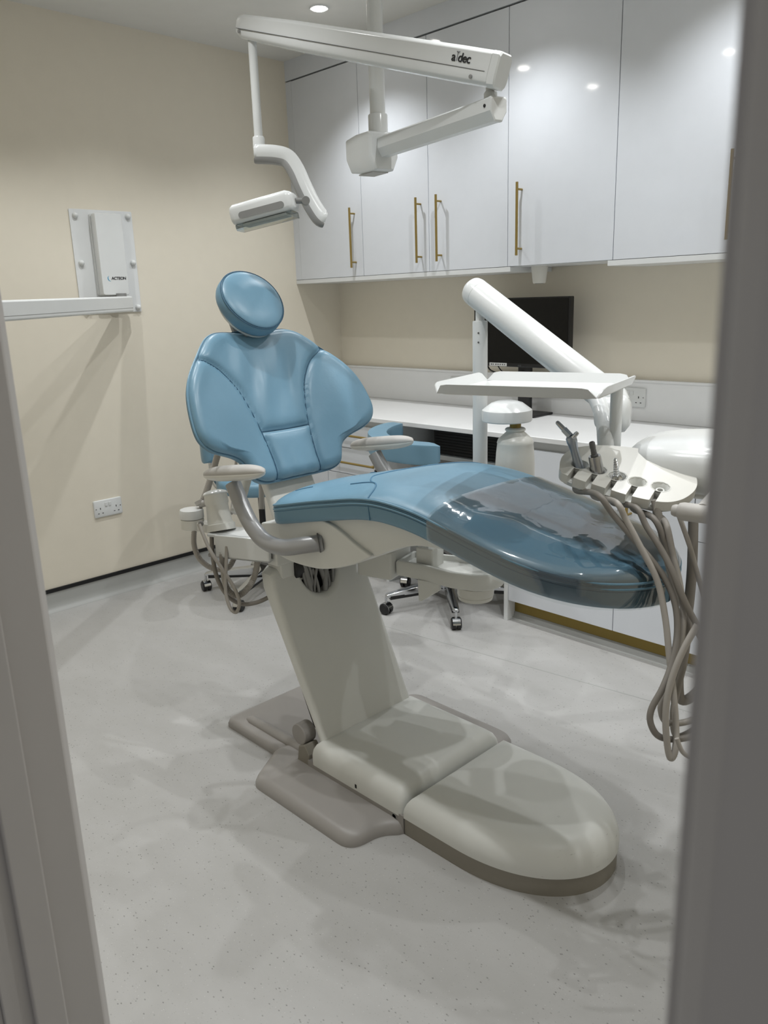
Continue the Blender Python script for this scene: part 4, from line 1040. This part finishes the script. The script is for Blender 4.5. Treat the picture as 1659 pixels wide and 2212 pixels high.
star_base(s1, c1, 226)
m = MB(); m.lathe([(.026, .13), (.026, .34), (.016, .342), (.016, .54), (0, .54)], c1, n=24); m.build('gas_lift', 'black_plastic', s1, ang=40)
sc1 = c1 + Vector((.075, -.055, 0))
cushion_disc(s1, 'seat', sc1, .205, .545, .612)
m = MB(); m.lathe([(.12, .535), (.15, .5445), (0, .5445)], sc1, n=32); m.build('seat_plate', 'black_plastic', s1)
arc_cushion(s1, 'backrest', sc1, .235, 150, 262, .70, .875, .06)
m = MB(); a = math.radians(206); dr = Vector((math.cos(a), math.sin(a), 0)); m.tube(spline([sc1 + EZ*.53, sc1 + dr*.18 + EZ*.525, sc1 + dr*.25 + EZ*.56, sc1 + dr*.262 + EZ*.66, sc1 + dr*.258 + EZ*.76], 6), .012, 12); m.build('back_bar', 'chrome', s1)
c2 = Vector((1.375, -.615, 0))
s2 = thing('assistant_stool', 'blue wheeled stool with a curved arm rest, parked at the worktop knee space', 'stool', c2)
star_base(s2, c2, 246)
m = MB(); m.lathe([(.026, .13), (.026, .30), (.016, .302), (.016, .50), (0, .50)], c2, n=24); m.build('gas_lift', 'black_plastic', s2, ang=40)
cushion_disc(s2, 'seat', c2, .195, .505, .572)
m = MB(); m.lathe([(.12, .495), (.15, .5045), (0, .5045)], c2, n=32); m.build('seat_plate', 'black_plastic', s2)
ca = c2 + Vector((.045, -.13, 0))
arc_cushion(s2, 'arm_rest', ca, .245, 168, 318, .768, .850, .085, -.03)
m = MB(); a = math.radians(243); dr = Vector((math.cos(a), math.sin(a), 0)); m.tube(spline([c2 + EZ*.49, c2 + dr*.24 + EZ*.485, ca + dr*.25 + EZ*.53, ca + dr*.255 + EZ*.66, ca + dr*.25 + EZ*.77], 6), .013, 12); m.build('arm_bar', 'chrome', s2)
m = MB(); kk = at_d((820, 1024), 3.25); m.box((-.017, -.017, -.03), (.017, .017, .02), frame(kk, EX, EY, EZ)); m.build('height_knob', 'black_plastic', s2, bevel=.006)
m = MB(); m.tube([kk - EZ*.02, ca + dr*.255 + EZ*.66], .007, 10); m.build('knob_rod', 'black_plastic', s2)

# ------------------------------------------------------------------ assistant's arm at the back of the chair
aa = thing('assistant_unit', 'white bracket with suction tubes and a canister behind the left armrest', 'dental unit', at_d((520, 1165), 2.5))
def q_(px, D=2.5): return at_d(px, D)
pv = q_((415, 1118)); 
m = MB(); m.lathe([(.0365, -.034), (.0365, -.002), (0, -.002)], pv, n=32); m.prism([(0, -.034), (.075, -.034), (.075, -.006), (0, -.004)], lambda a, z, d: pv + (q_((470, 1128))-pv).normalized()*a + EZ*z + vd*d, -.02, .03); m.build('pivot_base', 'warm_white_plastic', aa, bevel=.003)
m = MB(); m.lathe([(.0370, .0), (.0370, .022), (.0350, .027), (0, .030)], pv, n=32); m.build('pivot_cap', 'white_plastic', aa, ang=40)
m = MB(); m.lathe([(.0085, 0), (.0085, .003), (.006, .005), (0, .005)], q_((434, 1131), 2.46), vd, 16); m.build('pivot_screw', 'mid_grey', aa)
k0, k1 = q_((478, 1146)), q_((464, 1060)); kd = (k1-k0).normalized()
can = thing('suction_canister', 'white tapered canister with a lid standing on the arm behind the left armrest', 'canister', k0)
m = MB(); kl = (k1-k0).length; m.lathe([(.046, .0), (.046, .020), (.041, .022), (.0405, .024), (.0385, .03), (.0345, kl*.62), (.0350, kl*.66), (.0375, kl*.70), (.0360, kl*.90), (0, kl*.90)], k0, kd, 36); m.build('canister_body', 'warm_white_plastic', can, ang=45)
m = MB(); m.lathe([(.0385, kl*.90), (.0390, kl*.93), (.034, kl*.98), (.018, kl*1.02), (0, kl*1.03)], k0, kd, 36); m.build('canister_lid', 'white_plastic', can, ang=45)
m = MB(); m.rod(q_((452, 1085)), q_((430, 1090)), .011, 16); m.rod(q_((432, 1090)), q_((428, 1082)), .013, 16); m.build('canister_spout', 'pad_grey', can)
b0 = q_((485, 1165)); b1 = q_((590, 1185), 2.44); bdx = (b1-b0); bdx.z = 0; bdx.normalize(); Fk = frame(b0, bdx, Vector((-bdx.y, bdx.x, 0)), EZ)
m = MB(); m.box((-.03, -.05, .020), (.19, .05, .030), Fk); m.box((.0, -.055, -.044), (.19, -.040, .030), Fk); m.box((.0, -.055, -.044), (.19, .04, -.034), Fk); m.build('bracket', 'white_plastic', aa, bevel=.004)
m = MB(); m.box((-.032, -.05, -.046), (.0, .04, -.034), Fk); m.build('holder_clip', 'mid_grey', aa, bevel=.003)
def corrugated(name, pts_, r, parent, D=2.5, amp=.10):
    pt = spline([at_d(p, D) if len(p) == 2 else at_d(p[:2], p[2]) for p in pts_], 26); n_ = len(pt)
    m = MB(); m.tube(pt, [r*(1+amp*(1 if (i % 2) else -1)) for i in range(n_)], 14); return m.build(name, 'hose_grey', parent, ang=80)
def smooth_hose(name, pts_, r, parent, mt='hose_dark', D=2.5):
    m = MB(); m.tube(spline([at_d(p, D) if len(p) == 2 else at_d(p[:2], p[2]) for p in pts_], 8), r, 12); return m.build(name, mt, parent)
corrugated('suction_hose', [(421, 1130), (419, 1175), (432, 1208), (460, 1228), (490, 1228), (506, 1205), (511, 1180)], .0085, aa, 2.56)
corrugated('suction_hose', [(558, 1195), (552, 1238), (536, 1270), (512, 1287), (490, 1270), (482, 1230), (478, 1180)], .0092, aa, 2.46)
smooth_hose('air_hose', [(457, 1140), (459, 1195), (468, 1245), (490, 1285), (520, 1304), (552, 1302), (580, 1290), (600, 1275)], .0068, aa, D=2.48)
smooth_hose('water_hose', [(430, 1132), (452, 1185), (482, 1232), (505, 1268), (517, 1300), (511, 1322), (499, 1316), (490, 1292), (487, 1262), (489, 1210), (490, 1180)], .0055, aa, 'hose_grey', 2.44)
corrugated('suction_tube', [(476, 962), (462, 1010), (446, 1062), (436, 1088)], .0105, aa, 2.55, .07)
smooth_hose('grey_tube', [(513, 965, 2.62), (509, 1010, 2.62), (505, 1060, 2.60), (500, 1110, 2.55)], .0048, aa, 'pad_grey')
m = MB(); m.tube([q_((548, 975), 2.62), q_((520, 1070), 2.56), q_((512, 1108), 2.54)], [.0185, .0205, .021], 20); m.build('cream_tube', 'warm_white_plastic', aa)
m = MB(); m.tube([q_((565, 1020), 2.66), q_((565, 1100), 2.66)], .0095, 16); m.build('support_rod', 'pad_grey', aa)
